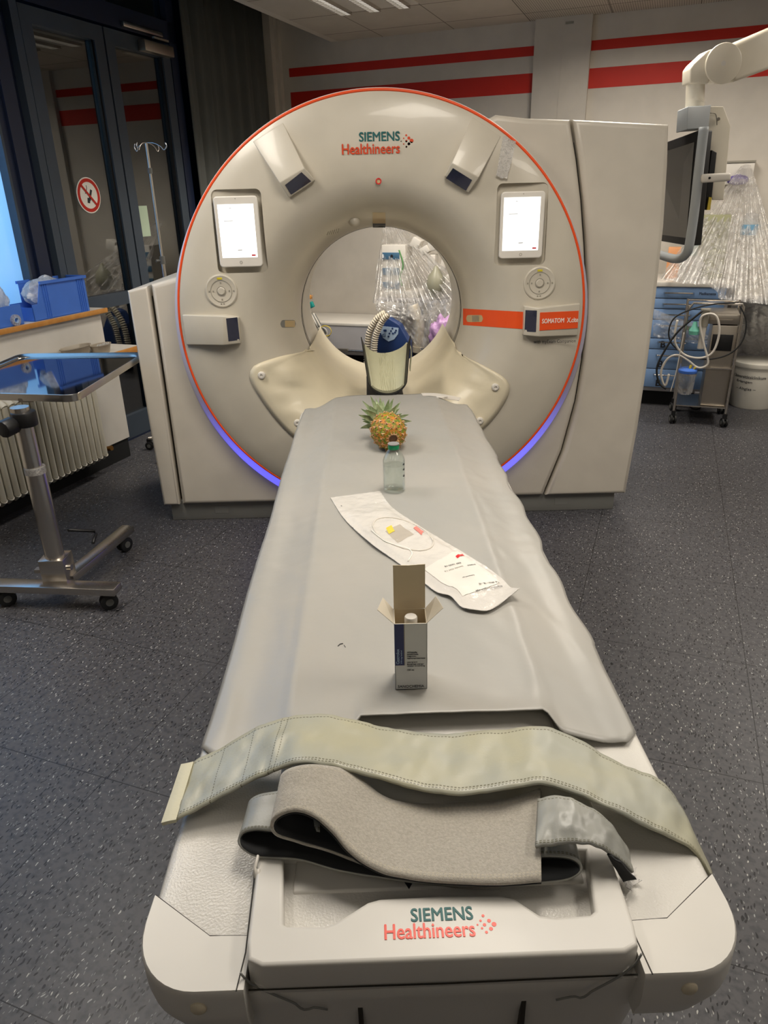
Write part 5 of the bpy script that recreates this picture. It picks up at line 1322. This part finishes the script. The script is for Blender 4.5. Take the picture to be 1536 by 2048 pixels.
# IV stand --------------------------------------------------------------------------
iv = on_y(292, 285, 4.70)
IV = thing('infusion_stand', 'tall slim infusion pole on castors before the glass doors', 'infusion stand', (iv.x, 4.70, 0))
ix, iy = iv.x, 4.70
obj('lower_pole', B().cyl((ix, iy, .08), (ix, iy, 1.25), .0125, 14), M['steel'], IV)
obj('upper_pole', B().cyl((ix, iy, 1.22), (ix, iy, 1.872), .009, 14), M['steel'], IV)
obj('pole_clamp', B().cyl((ix, iy, 1.205), (ix, iy, 1.25), .017, 14).cyl((ix, iy, 1.71), (ix, iy, 1.74), .014, 14).cyl((ix, iy, 1.225), (ix-.03, iy-.03, 1.225), .008, 10), M['rubbergrey'], IV)
for k, (dx, dy) in enumerate(((-.06, .02), (.1, -.04), (-.02, -.08), (.03, .09))):
    s_ = 1
    obj('bag_hook', B().tube(spline([(ix, iy, 1.872), (ix+dx*.5, iy+dy*.5, 1.868), (ix+dx*.9, iy+dy*.9, 1.850), (ix+dx*1.1, iy+dy*1.1, 1.83), (ix+dx*1.3, iy+dy*1.3, 1.85), (ix+dx*1.2, iy+dy*1.2, 1.87)], 24), .0035, 6), M['steel'], IV, IDM, 180)
for k in range(5):
    a_ = 2*PI*k/5+.52; ex, ey = ix+.27*math.cos(a_), iy+.27*math.sin(a_)
    obj('base_leg', B().tube([(ix, iy, .10), (ex, ey, .075)], .012, 8), M['steel'], IV)
    castor(ex, ey, IV, r=.028, ax_=(-math.sin(a_), math.cos(a_), 0), top=.075)

# ================================================================== RIGHT SIDE
# monitor on ceiling arm
YM = 4.3
def ym(px, py, Y=YM): return on_y(px, py, Y)
MO = thing('ceiling_boom', 'white jointed ceiling arm carrying the black monitor at upper right', 'ceiling boom', tuple(ym(1395, 235)))
a0 = ym(1394, 165); 
obj('drop_tube', B().cyl(ym(1391, 168), ym(1389, 216), .046, 28).cyl(ym(1391, 198), ym(1389.5, 203), .0475, 28), M['armwhite'], MO)
e0 = ym(1393, 150)
# elbow: rounded block + joint disc
b = B()
pts = [(1372, 170), (1373, 140), (1380, 130), (1408, 104), (1432, 97), (1452, 101), (1464, 118), (1464, 138), (1455, 155), (1438, 165), (1425, 166), (1411, 163), (1409, 170)]
poly = [ym(x, y) for x, y in pts]
f_ = [p+Vector((0, -.05, 0)) for p in poly]; k_ = [p+Vector((0, .06, 0)) for p in poly]
b.hexa(f_, k_, .018)
obj('elbow', b, M['armwhite'], MO, IDM, 50)
c = ym(1437, 131); obj('joint_cover', B().disc(c+Vector((0, -.048, 0)), .092, 'Y', .016, 40, .006), M['armwhite'], MO)
obj('joint_screw', B().disc(c+Vector((-.003, -.064, 0)), .012, 'Y', .002, 16), M['white'], MO)
p1 = ym(1452, 131); p2 = on_y(1660, 48, 4.45); d_ = (p2-p1).normalized()
b = B(); up_ = Vector((0, 0, 1)); sd = d_.cross(up_).normalized(); u2 = sd.cross(d_)
def sect(p, h, w): return [p+u2*h+sd*w, p+u2*h-sd*w, p-u2*h-sd*w, p-u2*h+sd*w]
b.hexa(sect(p1, .085, .045), sect(p2, .10, .05), .02)
obj('spring_arm', b, M['armwhite'], MO, IDM, 50)
obj('ceiling_column', B().cyl(p2+Vector((0, 0, -.05)), (p2.x, p2.y, CZ), .05, 24), M['armwhite'], MO)
obj('hub_block', B().hexa([ym(1355, 222, 4.2), ym(1376, 213, 4.12), ym(1374, 259, 4.12), ym(1352, 266, 4.2)], [ym(1390, 212, 4.45), ym(1423, 210, 4.35), ym(1419, 256, 4.35), ym(1390, 258, 4.45)], .004), M['greyblock'], MO)
q = [ym(1376, 213, 4.12), ym(1422, 211, 4.25), ym(1417, 256, 4.25), ym(1374, 259, 4.12)]
obj('hub_face', B().hexa(q, [p+Vector((.02, .18, 0)) for p in q], .004), M['greyblock'], MO)
obj('back_plate', B().hexa([ym(1418, 213, 4.34), ym(1447, 213, 4.34), ym(1461, 252, 4.34), ym(1447, 400, 4.34), ym(1425, 400, 4.34), ym(1409, 330, 4.34)], [p+Vector((.01, .03, 0)) for p in (ym(1418, 213, 4.34), ym(1447, 213, 4.34), ym(1461, 252, 4.34), ym(1447, 400, 4.34), ym(1425, 400, 4.34), ym(1409, 330, 4.34))], .003), M['armwhite'], MO)
obj('plate_knob', B().cyl(ym(1437, 238, 4.33), ym(1437, 238, 4.30), .008, 12), M['chrome'], MO)
obj('cable', B().tube(spline([ym(1421, 226, 4.3), ym(1430, 227, 4.32), ym(1433, 234, 4.33), ym(1434, 250, 4.335)], 14), .0025, 6), M['gprint'], MO, IDM, 180)
MN = thing('monitor', 'black flat monitor seen nearly edge on, hanging from the ceiling arm', 'monitor', tuple(ym(1400, 490)))
# screen plane runs back-left from the near edge
near_t, near_b = ym(1398, 260, 4.15), ym(1377, 492, 4.15)
lt, lb = on_y(1300, 296, 4.75), on_y(1296, 478, 4.75)
nb = [near_t, lt, lb, near_b]; thv = Vector((.085, .035, 0))
obj('casing', B().hexa(nb, [p+thv for p in nb], .006), M['black'], MN)
nn = (lt-near_t).cross(near_b-near_t).normalized(); nn = nn if nn.x < 0 else -nn
def scr(u, v, off=.002):
    return (near_t.lerp(lt, u)).lerp(near_b.lerp(lb, u), v)+nn*off
obj('screen', B().hexa([scr(.06, .09, .002), scr(.94, .09, .002), scr(.94, .93, .002), scr(.06, .93, .002)], [scr(.06, .09, -.002), scr(.94, .09, -.002), scr(.94, .93, -.002), scr(.06, .93, -.002)]), M['screen_dark'], MN, IDM, 0)
obj('rear_housing', B().hexa([ym(1424, 300, 4.30), ym(1434, 305, 4.30), ym(1421, 420, 4.30), ym(1408, 420, 4.30)], [p+Vector((-.03, .12, 0)) for p in (ym(1424, 300, 4.30), ym(1434, 305, 4.30), ym(1421, 420, 4.30), ym(1408, 420, 4.30))], .003), M['black'], MN)
obj('yellow_sticker', B().hexa([ym(1418, 394, 4.28), ym(1424, 395, 4.28), ym(1420, 420, 4.28), ym(1414, 420, 4.28)], [p+Vector((0, .012, 0)) for p in (ym(1418, 394, 4.28), ym(1424, 395, 4.28), ym(1420, 420, 4.28), ym(1414, 420, 4.28))]), M['paleyellow'], MN, IDM, 0)
obj('handle_bar', B().tube(spline([ym(1408, 254, 4.08), ym(1399, 330, 4.08), ym(1389, 420, 4.08), ym(1379, 488, 4.08), ym(1374, 505, 4.10), ym(1362, 516, 4.16), ym(1345, 517, 4.3), ym(1318, 509, 4.5)], 60), .024, 14), M['greyblock'], MN, IDM, 180)
obj('side_handle', B().hexa([ym(1405, 348, 4.04), ym(1464, 345, 4.04), ym(1463, 362, 4.04), ym(1404, 366, 4.04)], [p+Vector((0, .05, 0)) for p in (ym(1405, 348, 4.04), ym(1464, 345, 4.04), ym(1463, 362, 4.04), ym(1404, 366, 4.04))], .012), M['white'], MN)
obj('handle_screw', B().disc(ym(1419, 356, 4.038), .006, 'Y', .002, 12), M['black'], MN)

# drawer cabinet (room frame)
BC = 5.88
DC = thing('drawer_cabinet', 'blue fronted drawer cabinet with white top behind the steel trolley', 'cabinet', (.1, 6.15, 0), ROOM)
xl, xr = -.45, .425
zt_ = on_b(1380, 574, BC).z
obj('carcass', B().bx(xl, xr+.015, BC+.02, BW-.02, .12, zt_), M['lightgrey'], DC, ROOM, 0)
obj('toe_kick', B().bx(xl+.02, xr, BC+.08, BW-.02, 0, .12), M['void'], DC, ROOM, 0)
obj('worktop', B().bx(xl-.01, xr+.04, BC-.01, BW-.01, zt_, zt_+.032, .003), M['sill'], DC, ROOM)
ys = [574, 598, 619, 641, 679, 701, 741, 779]
zs = [on_b(1380, y, BC).z for y in ys]
for i in range(7):
    z1_, z0_ = zs[i]-.003, zs[i+1]+.003
    dr = obj('drawer', B().bx(xl+.01, xr-.01, BC, BC+.02, z0_, z1_, .002), M['blue'], DC, ROOM)
    zc = z1_-(z1_-z0_)*(.5 if i < 3 else .28)
    for ac in (.10, -.22):
        obj('handle', B().tube([(ac-.1, BC, zc), (ac-.095, BC-.022, zc), (ac+.095, BC-.022, zc), (ac+.1, BC, zc)], .006, 8), M['chrome'], dr, ROOM)
    if i == 0: put_text('drawer_lettering', 'Medikamente', (.24, BC-.001, zc-.012), (1, 0, 0), (0, 0, 1), .11, .02, M['kprint'], dr, ROOM, thick=.001)
    if i >= 4: put_text('drawer_lettering', 'B', (.02, BC-.001, z0_+.01), (1, 0, 0), (0, 0, 1), .035, .05, M['kprint'], dr, ROOM, thick=.001, bold=.03)
SB = thing('side_bench', 'white topped bench to the right of the blue cabinet under plastic film', 'bench', (.9, 6.2, 0), ROOM)
zbn = on_b(1500, 600, BC-.02).z
obj('bench_top', B().bx(.47, 1.7, BC-.03, BW-.02, zbn, zbn+.03, .003), M['sill'], SB, ROOM)
obj('bench_panel', B().bx(.47, 1.7, BC+.46, BC+.48, .10, zbn), M['lightgrey'], SB, ROOM, 0)
obj('bench_leg', B().bx(1.64, 1.68, BC+.2, BC+.24, 0, zbn), M['lightgrey'], SB, ROOM, 0); obj('bench_leg', B().bx(.47, .49, BC+.45, BC+.55, 0, .2), M['lightgrey'], SB, ROOM, 0)
# things on the worktop
zw = zt_+.0325
def wbox(name, px0, py0, px1, py1, bb, dep, m, label, cat, zbase=None):
    a = on_b(px0, py0, bb); c = on_b(px1, py1, bb); z0 = zbase if zbase is not None else c.z
    return tag(obj(name, B().bx(a.x, c.x, bb, bb+dep, z0, a.z, .004), m, None, ROOM), label, cat)
wbox('olive_box', 1409, 430, 1446, 540, 6.1, .2, M['olive'], 'olive green box behind the film on the cabinet top', 'box', zw)
tag(obj('supply_carton', B().bx(.10, .24, 6.05, 6.2, zw, zw+.16, .004), M['carton'], None, ROOM), 'pale carton behind film at left on the cabinet top', 'box')
tag(obj('supply_carton', B().bx(-.01, .08, 6.12, 6.25, zw, zw+.22, .004), mat('orange_carton', srgb(226, 160, 110), .6), None, ROOM), 'orange carton beside the scanner edge on the cabinet top', 'box')
tag(obj('supply_carton', B().bx(.10, .2, 6.25, 6.4, zw, zw+.26, .004), mat('mint_carton', srgb(160, 190, 190), .6), None, ROOM), 'pale blue carton at the back of the cabinet top', 'box')
bt = on_b(1487, 445, 6.15)
BO = thing('supply_bottle', 'clear canister with blue band under the film', 'bottle', (.52, 6.15, zbn+.03), ROOM)
obj('canister', B().lathe([(.0001, zbn+.031), (.055, zbn+.031), (.055, 1.32), (.04, 1.38), (.0001, 1.39)], (.52, 6.15, 0), 'Z', 24), M['film2'], BO, ROOM)
obj('blue_band', B().cyl((.52, 6.15, 1.24), (.52, 6.15, 1.31), .056, 24), mat('blue_band', srgb(120, 165, 195), .5), BO, ROOM)
GB = thing('glove_dispenser', 'white wall box with violet gloves showing, above the plastic film', 'glove box', (.42, BW-.06, 1.6), ROOM)
ga = on_b(1452, 326, BW-.08); gb = on_b(1503, 368, BW-.08)
obj('holder', B().bx(ga.x, gb.x, BW-.09, BW-.005, gb.z, ga.z, .003), M['white'], GB, ROOM)
obj('holder_lid', B().bx(ga.x-.005, gb.x+.005, BW-.1, BW-.005, ga.z, ga.z+.012), M['gprint'], GB, ROOM, 0)
b = B(); bmesh.ops.create_icosphere(b.bm, subdivisions=3, radius=1)
for v in b.bm.verts: v.co = Vector(((ga.x+gb.x)/2+v.co.x*.07*(1+.3*noise.noise(v.co*3)), BW-.1+v.co.y*.03, gb.z+.03+v.co.z*.035*(1+.3*noise.noise(v.co*4))))
obj('gloves', b, M['purple2'], GB, ROOM, 180)
# film draped from a point on the wall
def drape(name, top, bot, bt_, bb_, folds, amp, m, label, nu=120, nv=50, sag=.0, seed=0):
    T_ = spline([on_b(x, y, bt_) for x, y in top], nu); Bo = spline([on_b(x, y, bb_) for x, y in bot], nu); P = []
    for i in range(nu):
        u = i/(nu-1); row = []
        for j in range(nv+1):
            v = j/nv; p = T_[i].lerp(Bo[i], v)
            f = math.sin(u*folds*PI+1.5*noise.noise(Vector((u*6, v*1.2, seed))))*amp*min(1, v*1.4+.05)
            p = p+Vector((.25*f, -abs(f)-.02*noise.noise(Vector((u*18, v*14, seed)))*v, -sag*math.sin(PI*v)*.5+.004*noise.noise(Vector((u*50, v*30, seed)))))
            row.append(p)
        P.append(row)
    return tag(obj(name, B().grid(P), m, None, ROOM, 180), label, 'plastic film')
drape('plastic_film', [(1482, 332), (1492, 329), (1502, 330)], [(1318, 556), (1370, 566), (1420, 570), (1442, 596), (1500, 604), (1590, 612)], 6.38, 5.82, 19, .05, M['film'], 'large clear plastic film draped from the wall over the cabinet at right')
drape('plastic_film', [(1462, 598), (1540, 606), (1640, 612)], [(1462, 705), (1540, 712), (1640, 722)], 5.84, 6.30, 7, .02, M['film2'], 'clear film hanging down below the bench behind the white bucket', 60, 30)
drape('plastic_film', [(1308, 618), (1370, 640), (1450, 650)], [(1306, 672), (1370, 684), (1450, 690)], 5.835, 5.82, 6, .015, M['film2'], 'strip of clear film hanging across the blue drawers', 60, 20)

# bucket
BU = thing('bucket', 'white lidded plastic bucket with black lettering on floor at right edge', 'bucket', (.71, 6.0, 0), ROOM)
bc = Vector((.735, 6.13)); 
obj('bucket_body', B().lathe([(.0001, 0.002), (.150, 0.0), (.155, .01), (.168, .30), (.172, .30), (.172, .315), (.168, .32)], (bc.x, bc.y, 0), 'Z', 56), M['bucket'], BU, ROOM)
obj('lid', B().lathe([(.178, .312), (.181, .32), (.180, .345), (.172, .350), (.0001, .352)], (bc.x, bc.y, 0), 'Z', 56), M['bucket'], BU, ROOM)
def curved_text(body, z, ang0, ang1, h, R, c, m, parent):
    me = text_mesh(body, (ang1-ang0)*R, h, thick=.0008)
    for v in me.vertices:
        an = -PI/2+ang0+v.co.x/R; rr = R+.001+v.co.z; v.co = Vector((c.x+rr*math.cos(an), c.y+rr*math.sin(an), z+v.co.y))
    return fin('bucket_lettering', me, m, parent, ROOM, 0)
curved_text('Universitätsklinikum', .235, -1.15, .32, .024, .166, bc, M['kprint'], BU)
curved_text('Erlangen', .195, -.95, -.22, .024, .164, bc, M['kprint'], BU)
curved_text('– Altglas –', .140, -.95, -.02, .026, .161, bc, M['kprint'], BU)

# steel trolley with suction gear
BT_ = 5.45
TR = thing('steel_trolley', 'stainless steel equipment trolley on castors in front of the blue cabinet', 'trolley', (.33, 5.6, 0), ROOM)
def tb(px, py, b_=BT_): return on_b(px, py, b_)
aL, aR = .165, .505; bF, bR = 5.45, 5.80
for a_, b_ in ((aL, bF), (aR, bF), (aL, bR), (aR, bR)):
    obj('upright', B().cyl((a_, b_, .09), (a_, b_, .83), .009, 12), M['steel'], TR, ROOM)
obj('top_rail', B().tube([(aL, bF, .80), (aL+.03, bF, .845), (aR-.01, bF, .845), (aR, bF, .82)], .008, 10).tube([(aL, bR, .82), (aR, bR, .82)], .007, 10).tube([(aL, bF, .73), (aL, bR, .73)], .007, 10).tube([(aR, bF, .73), (aR, bR, .73)], .007, 10), M['steel'], TR, ROOM)
obj('cabinet_body', B().bx(.335, .495, bF+.02, bR-.02, .14, .70, .004), M['steel_dull'], TR, ROOM)
obj('control_panel', B().bx(.345, .475, bF+.012, bF+.021, .53, .64, .002), M['black'], TR, ROOM)
obj('top_drawer', B().bx(.30, .495, bF+.0, bR-.02, .71, .775, .004).bx(.31, .45, bF-.006, bF, .735, .742), M['steel_dull'], TR, ROOM)
for z_ in (.405, .13): obj('shelf', B().bx(aL, aR, bF, bR, z_, z_+.008), M['steel'], TR, ROOM)
obj('rail_bracket', B().bx(aL, .30, bF-.006, bF+.004, .665, .69), M['steel'], TR, ROOM)
for a_, b_ in ((aL, bF), (aR, bF), (aL, bR), (aR, bR)): castor(a_, b_, TR, r=.032, frame=ROOM, ax_=(1, .3, 0), top=.095)
SJ = thing('suction_jar', 'clear suction canister with blue lid hanging low on the steel trolley', 'suction jar', (.255, 5.40, .19), ROOM)
jc = on_b(1373, 760, 5.40)
obj('jar', B().lathe([(.0001, .235), (.042, .235), (.05, .25), (.058, .385), (.058, .39)], (jc.x, 5.40, 0), 'Z', 28), M['film2'], SJ, ROOM)
obj('jar_lid', B().lathe([(.06, .383), (.063, .388), (.063, .403), (.045, .415), (.0001, .42)], (jc.x, 5.40, 0), 'Z', 28), M['bluebin'], SJ, ROOM, label='blue lid')
obj('jar_bracket', B().bx(jc.x-.01, jc.x+.06, 5.395, 5.445, .36, .375), M['steel'], SJ, ROOM, 0)
obj('port', B().cyl((jc.x+.01, 5.38, .418), (jc.x+.015, 5.38, .44), .009, 10).cyl((jc.x+.035, 5.38, .41), (jc.x+.045, 5.375, .43), .008, 10), M['paleyellow'], SJ, ROOM, label='yellow ports')
RG = thing('suction_regulator', 'clear and grey suction regulator with mint filter on the trolley rail', 'regulator', (.25, 5.42, .55), ROOM)
rc_ = on_b(1411, 625, 5.42)
obj('regulator_body', B().cyl((rc_.x, 5.41, .70), (rc_.x, 5.41, .805), .026, 16).cyl((rc_.x, 5.41, .805), (rc_.x, 5.41, .815), .034, 16), M['gprint'], RG, ROOM)
obj('regulator_bowl', B().cyl((rc_.x, 5.41, .55), (rc_.x, 5.41, .70), .020, 16), M['tube'], RG, ROOM)
obj('mint_filter', B().lathe([(.0001, .64), (.03, .645), (.034, .67), (.018, .70), (.012, .73)], (rc_.x-.055, 5.40, 0), 'Z', 16), M['mint'], RG, ROOM, label='mint green filter')
def hose(name, pts, r, m, label, cat='hose', n=60, closed=False, bdef=5.38):
    P_ = [on_b(p[0], p[1], p[2] if len(p) > 2 else bdef) for p in pts]
    return tag(obj(name, B().tube(spline(P_, n), r, 8), m, None, ROOM, 180), label, cat)
hose('suction_hose', [(1355, 640), (1350, 665), (1352, 690), (1370, 710), (1400, 716), (1425, 705), (1438, 670), (1436, 640), (1425, 628), (1405, 632), (1400, 650), (1408, 690), (1416, 720), (1412, 732), (1395, 735), (1375, 720), (1355, 710), (1335, 718), (1322, 745), (1330, 772), (1338, 748)], .0075, M['tube'], 'pale clear suction tubing looped on the steel trolley', n=140)
hose('power_cable', [(1480, 612), (1492, 640), (1488, 675), (1470, 700), (1440, 715), (1400, 718), (1365, 705), (1342, 685), (1338, 660), (1350, 635), (1385, 618), (1430, 608), (1470, 606)], .005, M['rubber'], 'black cable coiled in a wide loop on the steel trolley', 'cable', 120, bdef=5.40)
hose('power_cable', [(1405, 622), (1370, 650), (1352, 668), (1330, 700), (1314, 735), (1318, 765), (1332, 778)], .007, M['rubber'], 'thick black cable falling down left side of the steel trolley', 'cable', 60, bdef=5.36)
hose('drain_line', [(1368, 665), (1360, 705), (1352, 745), (1341, 783)], .003, M['tube'], 'thin straight clear line hanging beside the suction canister', 'hose', 30, bdef=5.34)
WH = thing('parked_machine', 'machine parked behind the steel trolley, only its large grey castor showing', 'machine', (.33, 5.83, 0), ROOM)
wc = on_b(1392, 806, 5.86)
obj('tyre', B().cyl((wc.x, 5.86, .062), (wc.x, 5.90, .062), .062, 32, .008), M['rubber'], WH, ROOM)
obj('wheel_cover', B().cyl((wc.x, 5.852, .062), (wc.x, 5.862, .062), .050, 32, .003), M['rubbergrey'], WH, ROOM)
obj('wheel_fork', B().bx(wc.x-.02, wc.x+.02, 5.85, 5.91, .115, .135), M['lightgrey'], WH, ROOM)

# ================================================================== SEEN THROUGH THE BORE (against the back wall)
BB = 5.95
def wb(px, py, b_=BB): return on_b(px, py, b_)
bl_ = wb(600, 651); br_ = wb(745, 653); zbt = wb(690, 652).z; zbb = wb(690, 705).z
EB = thing('equipment_bench', 'white topped grey fronted bench with steel rail seen through the bore', 'bench', ((bl_.x+br_.x)/2, BB+.2, 0), ROOM)
x0_, x1_ = bl_.x-.25, br_.x+.10
obj('bench_top', B().bx(x0_, x1_, BB-.005, BW-.01, zbt, zbt+.025, .004), M['sill'], EB, ROOM)
obj('bench_front', B().bx(x0_, x1_, BB, BB+.4, zbb+.02, zbt), M['lightgrey'], EB, ROOM, 0)
obj('painted_under_shade', B().bx(x0_+.02, x1_-.02, BB+.3, BB+.38, 0, zbb+.02), M['void'], EB, ROOM, 0)  # black block standing in for the shade under the bench
obj('steel_rail', B().cyl((x0_, BB-.04, zbb+.03), (x1_, BB-.04, zbb+.03), .008, 10).bx(x0_, x1_, BB-.03, BB, zbb-.012, zbb+.012), M['steel'], EB, ROOM)
obj('rail_clamp', B().bx(-.0+wb(672, 700).x, wb(700, 700).x, BB-.06, BB-.03, zbb+.018, zbb+.042), M['steel_dull'], EB, ROOM)
for x in (x0_+.05, x1_-.08): obj('bench_leg', B().bx(x, x+.04, BB+.05, BB+.09, 0, zbb+.02), M['void'], EB, ROOM, 0)
# warming unit
WU = thing('warming_unit', 'navy blue warming unit with pale keypad panel seen through the bore', 'medical device', tuple(wb(780, 700, 5.7)), ROOM)
poly = [wb(x, y, 5.70) for x, y in ((748, 735), (750, 668), (762, 642), (776, 636), (798, 650), (818, 686), (820, 735))]
obj('casing', B().hexa(poly, [p+Vector((0, .09, 0)) for p in poly], .006), M['navyplastic'], WU, ROOM)
pan = [wb(x, y, 5.697) for x, y in ((762, 652), (797, 656), (796, 668), (788, 679), (777, 683), (766, 676), (760, 662))]
kp = obj('keypad', B().hexa(pan, [p+Vector((0, .006, 0)) for p in pan]), M['paleblue'], WU, ROOM, 0, label='pale blue keypad')
for px, py in ((785, 657), (792, 661), (782, 662), (790, 665), (779, 667), (786, 667), (777, 673)): obj('key', B().disc(wb(px, py, 5.696), .008, (0, -1, 0), .002, 10), M['navyplastic'], kp, ROOM)
obj('key_symbol', B().bx(wb(767, 660, 5.695).x, wb(773, 660, 5.695).x, 5.694, 5.697, wb(767, 663, 5.695).z, wb(767, 659, 5.695).z).tube([wb(765, 669, 5.693), wb(770, 667, 5.693), wb(771, 673, 5.693), wb(765, 673, 5.693), wb(765, 669, 5.693)], .0025, 5), M['navyplastic'], kp, ROOM)
def corr(pts, r, label, bdef=5.62, n=260, ribs=26):
    P_ = spline([on_b(x, y, bdef) for x, y in pts], n)
    return tag(obj('corrugated_hose', B().tube(P_, lambda t: r*(1+.16*math.sin(t*ribs*2*PI)), 14), M['hose'], None, ROOM, 180), label, 'hose')
corr([(734, 740), (735, 700), (738, 670), (746, 650), (756, 636), (770, 626)], .026, 'left beige corrugated hose beside the navy warming unit', 5.62)
corr([(746, 740), (748, 705), (751, 675), (758, 656), (766, 640), (776, 630)], .024, 'right beige corrugated hose touching the navy warming unit', 5.585)
# monitoring rack
MR = thing('monitor_rack', 'white equipment rack with blue modules under film seen through the bore', 'medical device', tuple(wb(785, 600, 6.1)), ROOM)
r0 = wb(763, 490, 6.1); r1 = wb(812, 596, 6.1)
obj('rack_body', B().bx(r0.x, r1.x, 6.1, 6.3, r1.z, r0.z, .006), M['white'], MR, ROOM)
for y in (512, 543, 571):
    m0 = wb(765, y-7, 6.097); m1 = wb(799, y+7, 6.097)
    md_ = obj('module', B().bx(m0.x, m1.x, 6.090, 6.1, m1.z, m0.z, .002), M['modblue'], MR, ROOM)
    obj('module_socket', B().disc(Vector(((m0.x+m1.x)/2+.01, 6.090, (m0.z+m1.z)/2)), .012, (0, -1, 0), .004, 14), M['kprint'], md_, ROOM)
s0 = wb(752, 597, 5.98); s1 = wb(880, 606, 5.98)
obj('rack_shelf', B().bx(s0.x, s1.x, 5.98, 6.4, s1.z, s0.z, .004), M['lightgrey'], MR, ROOM)
obj('rack_console', B().bx(wb(766, 580, 6.05).x, wb(835, 580, 6.05).x, 6.05, 6.3, s0.z, wb(766, 582, 6.05).z, .006), M['white'], MR, ROOM)
obj('rack_post', B().cyl((s1.x-.15, 6.2, 0), (s1.x-.15, 6.2, s1.z), .03, 16), M['white'], MR, ROOM)
for y_ in (606, 612): pass
hose('green_cable', [(798, 500, 6.05), (806, 530, 6.05), (800, 555, 6.05), (804, 572, 6.05)], .007, mat('green_cable', srgb(96, 150, 92), .5), 'green cable hanging in front of rack seen through the bore', 'cable', 40)
# ventilator column right
VC = thing('anaesthesia_column', 'pale wheeled column with tubing at the right inside the bore view', 'medical device', tuple(wb(838, 735, 5.75)), ROOM)
v0 = wb(838, 640, 5.92)
obj('column_tube', B().tube(spline([wb(x, y, 5.92) for x, y in ((826, 610), (836, 640), (838, 670), (836, 700))], 24), .045, 14), M['hose'], VC, ROOM, 180)
obj('column_sleeve', B().cyl(wb(837, 693, 5.92), wb(836, 704, 5.92), .05, 18), M['hose'], VC, ROOM)
c0 = wb(834, 704, 5.92); obj('column_boot', B().tube([c0, wb(832, 722, 5.92), wb(829, 745, 5.92)], [.052, .056, .06], 16), M['black'], VC, ROOM)
obj('column_base', B().cyl((c0.x, c0.y, 0), (c0.x, c0.y, .3), .08, 16), M['black'], VC, ROOM)
for k in range(5):
    hose('lead_cable', [(842+k*3, 696, 5.72), (850+k*4, 712+k*2, 5.70), (846+k*3, 730, 5.70), (838+k*4, 742, 5.70)], .004, M['rubber'], 'thin black leads hanging at the lower right inside the bore view', 'cable', 24)
for o in bpy.data.objects:
    if o.name.startswith('lead_cable'): o['group'] = 'black leads by the pale column'
b0_ = wb(850, 545, 6.0)
tag(obj('breathing_bag', B().lathe([(.0001, -.12), (.05, -.11), (.085, -.04), (.07, .05), (.03, .10), (.015, .13), (.0001, .14)], tuple(wb(872, 566, 6.0)), 'Z', 20), mat('grey_green_bag', srgb(150, 148, 128), .4), None, ROOM, 60), 'grey green breathing bag seen through film in the bore', 'bag')
for q, (px, py, w_, h_) in enumerate(((852, 500, .08, .06), (872, 488, .11, .09), (866, 522, .07, .11), (890, 528, .05, .10), (834, 486, .08, .08), (895, 560, .06, .10))):
    c_ = wb(px, py, 6.15+.01*q)
    tag(obj('white_supply_box', B().box(c_, (w_, .1, h_), Matrix.Rotation(.25*(q-2), 4, 'Y'), .008), M['white'], None, ROOM), 'white equipment box behind film, upper right in the bore view', 'box', 'white boxes behind film in the bore view')
b = B(); bmesh.ops.create_icosphere(b.bm, subdivisions=4, radius=1); pc_ = wb(884, 668, 5.78)
for v in b.bm.verts:
    n = 1+.35*noise.noise(v.co*2)+.12*noise.noise(v.co*6); v.co = Vector((pc_.x+v.co.x*.10*n, pc_.y+v.co.y*.06*n, pc_.z+v.co.z*.14*n))
tag(obj('lilac_bag', b, M['purple'], None, ROOM, 180), 'lilac plastic bag at the right edge of the bore view', 'bag')
drape('plastic_film', [(768, 440), (778, 438), (790, 440)], [(746, 604), (790, 622), (850, 640), (905, 630), (960, 600)], 6.3, 5.85, 13, .05, M['film2'], 'clear film draped over the equipment seen through the bore')
drape('plastic_film', [(752, 600), (810, 606), (880, 600), (950, 590)], [(752, 618), (800, 650), (850, 700), (930, 700)], 5.84, 5.80, 9, .03, M['film2'], 'lower clear film hanging below the shelf in the bore view', 90, 30)
# left: hanging leads and clamp on a rail
LH = thing('hanging_leads', 'bunch of monitoring leads hanging at the left inside the bore view', 'cables', tuple(wb(625, 640, 5.6)), ROOM)
obj('orange_bracket', B().box(wb(617, 594, 5.6), (.06, .05, .03), None, .004), M['wood'], LH, ROOM)
obj('teal_connector', B().box(wb(618, 612, 5.6), (.09, .04, .05), Matrix.Rotation(-.4, 4, 'Y'), .008), M['tealp'], LH, ROOM, label='teal connector')
obj('suspension_cord', B().tube([wb(614, 555, 5.6), wb(620, 580, 5.6), wb(626, 600, 5.6)], .003, 6), M['gprint'], LH, ROOM)
random.seed(11)
for k in range(9):
    xa = 612+k*2.2
    obj('lead', B().tube(spline([wb(xa, 620+k, 5.6), wb(xa+8+k, 640+k*2, 5.57), wb(xa+14+k*1.5, 655+k*2, 5.58), wb(xa+10+k*2.4, 668+random.uniform(-6, 8), 5.57)], 24), .006, 8), [M['gprint'], M['white'], M['rubbergrey']][k % 3], LH, ROOM, 180)
for k in range(4):
    c = wb(630+k*7, 668-k*2, 5.56); rr = .035+.006*k
    obj('lead_loop', B().tube([c+Vector((rr*math.cos(t*PI/10), 0, rr*.8*math.sin(t*PI/10))) for t in range(20)], .0035, 6, closed=True), [M['bluebin'], M['gprint'], M['white'], M['paleyellow']][k], LH, ROOM, 180)
obj('lead_hanger', B().cyl(wb(610, 600, 5.65), wb(608, 760, 5.65), .012, 10), M['steel'], LH, ROOM)

# groups for look-alike lights
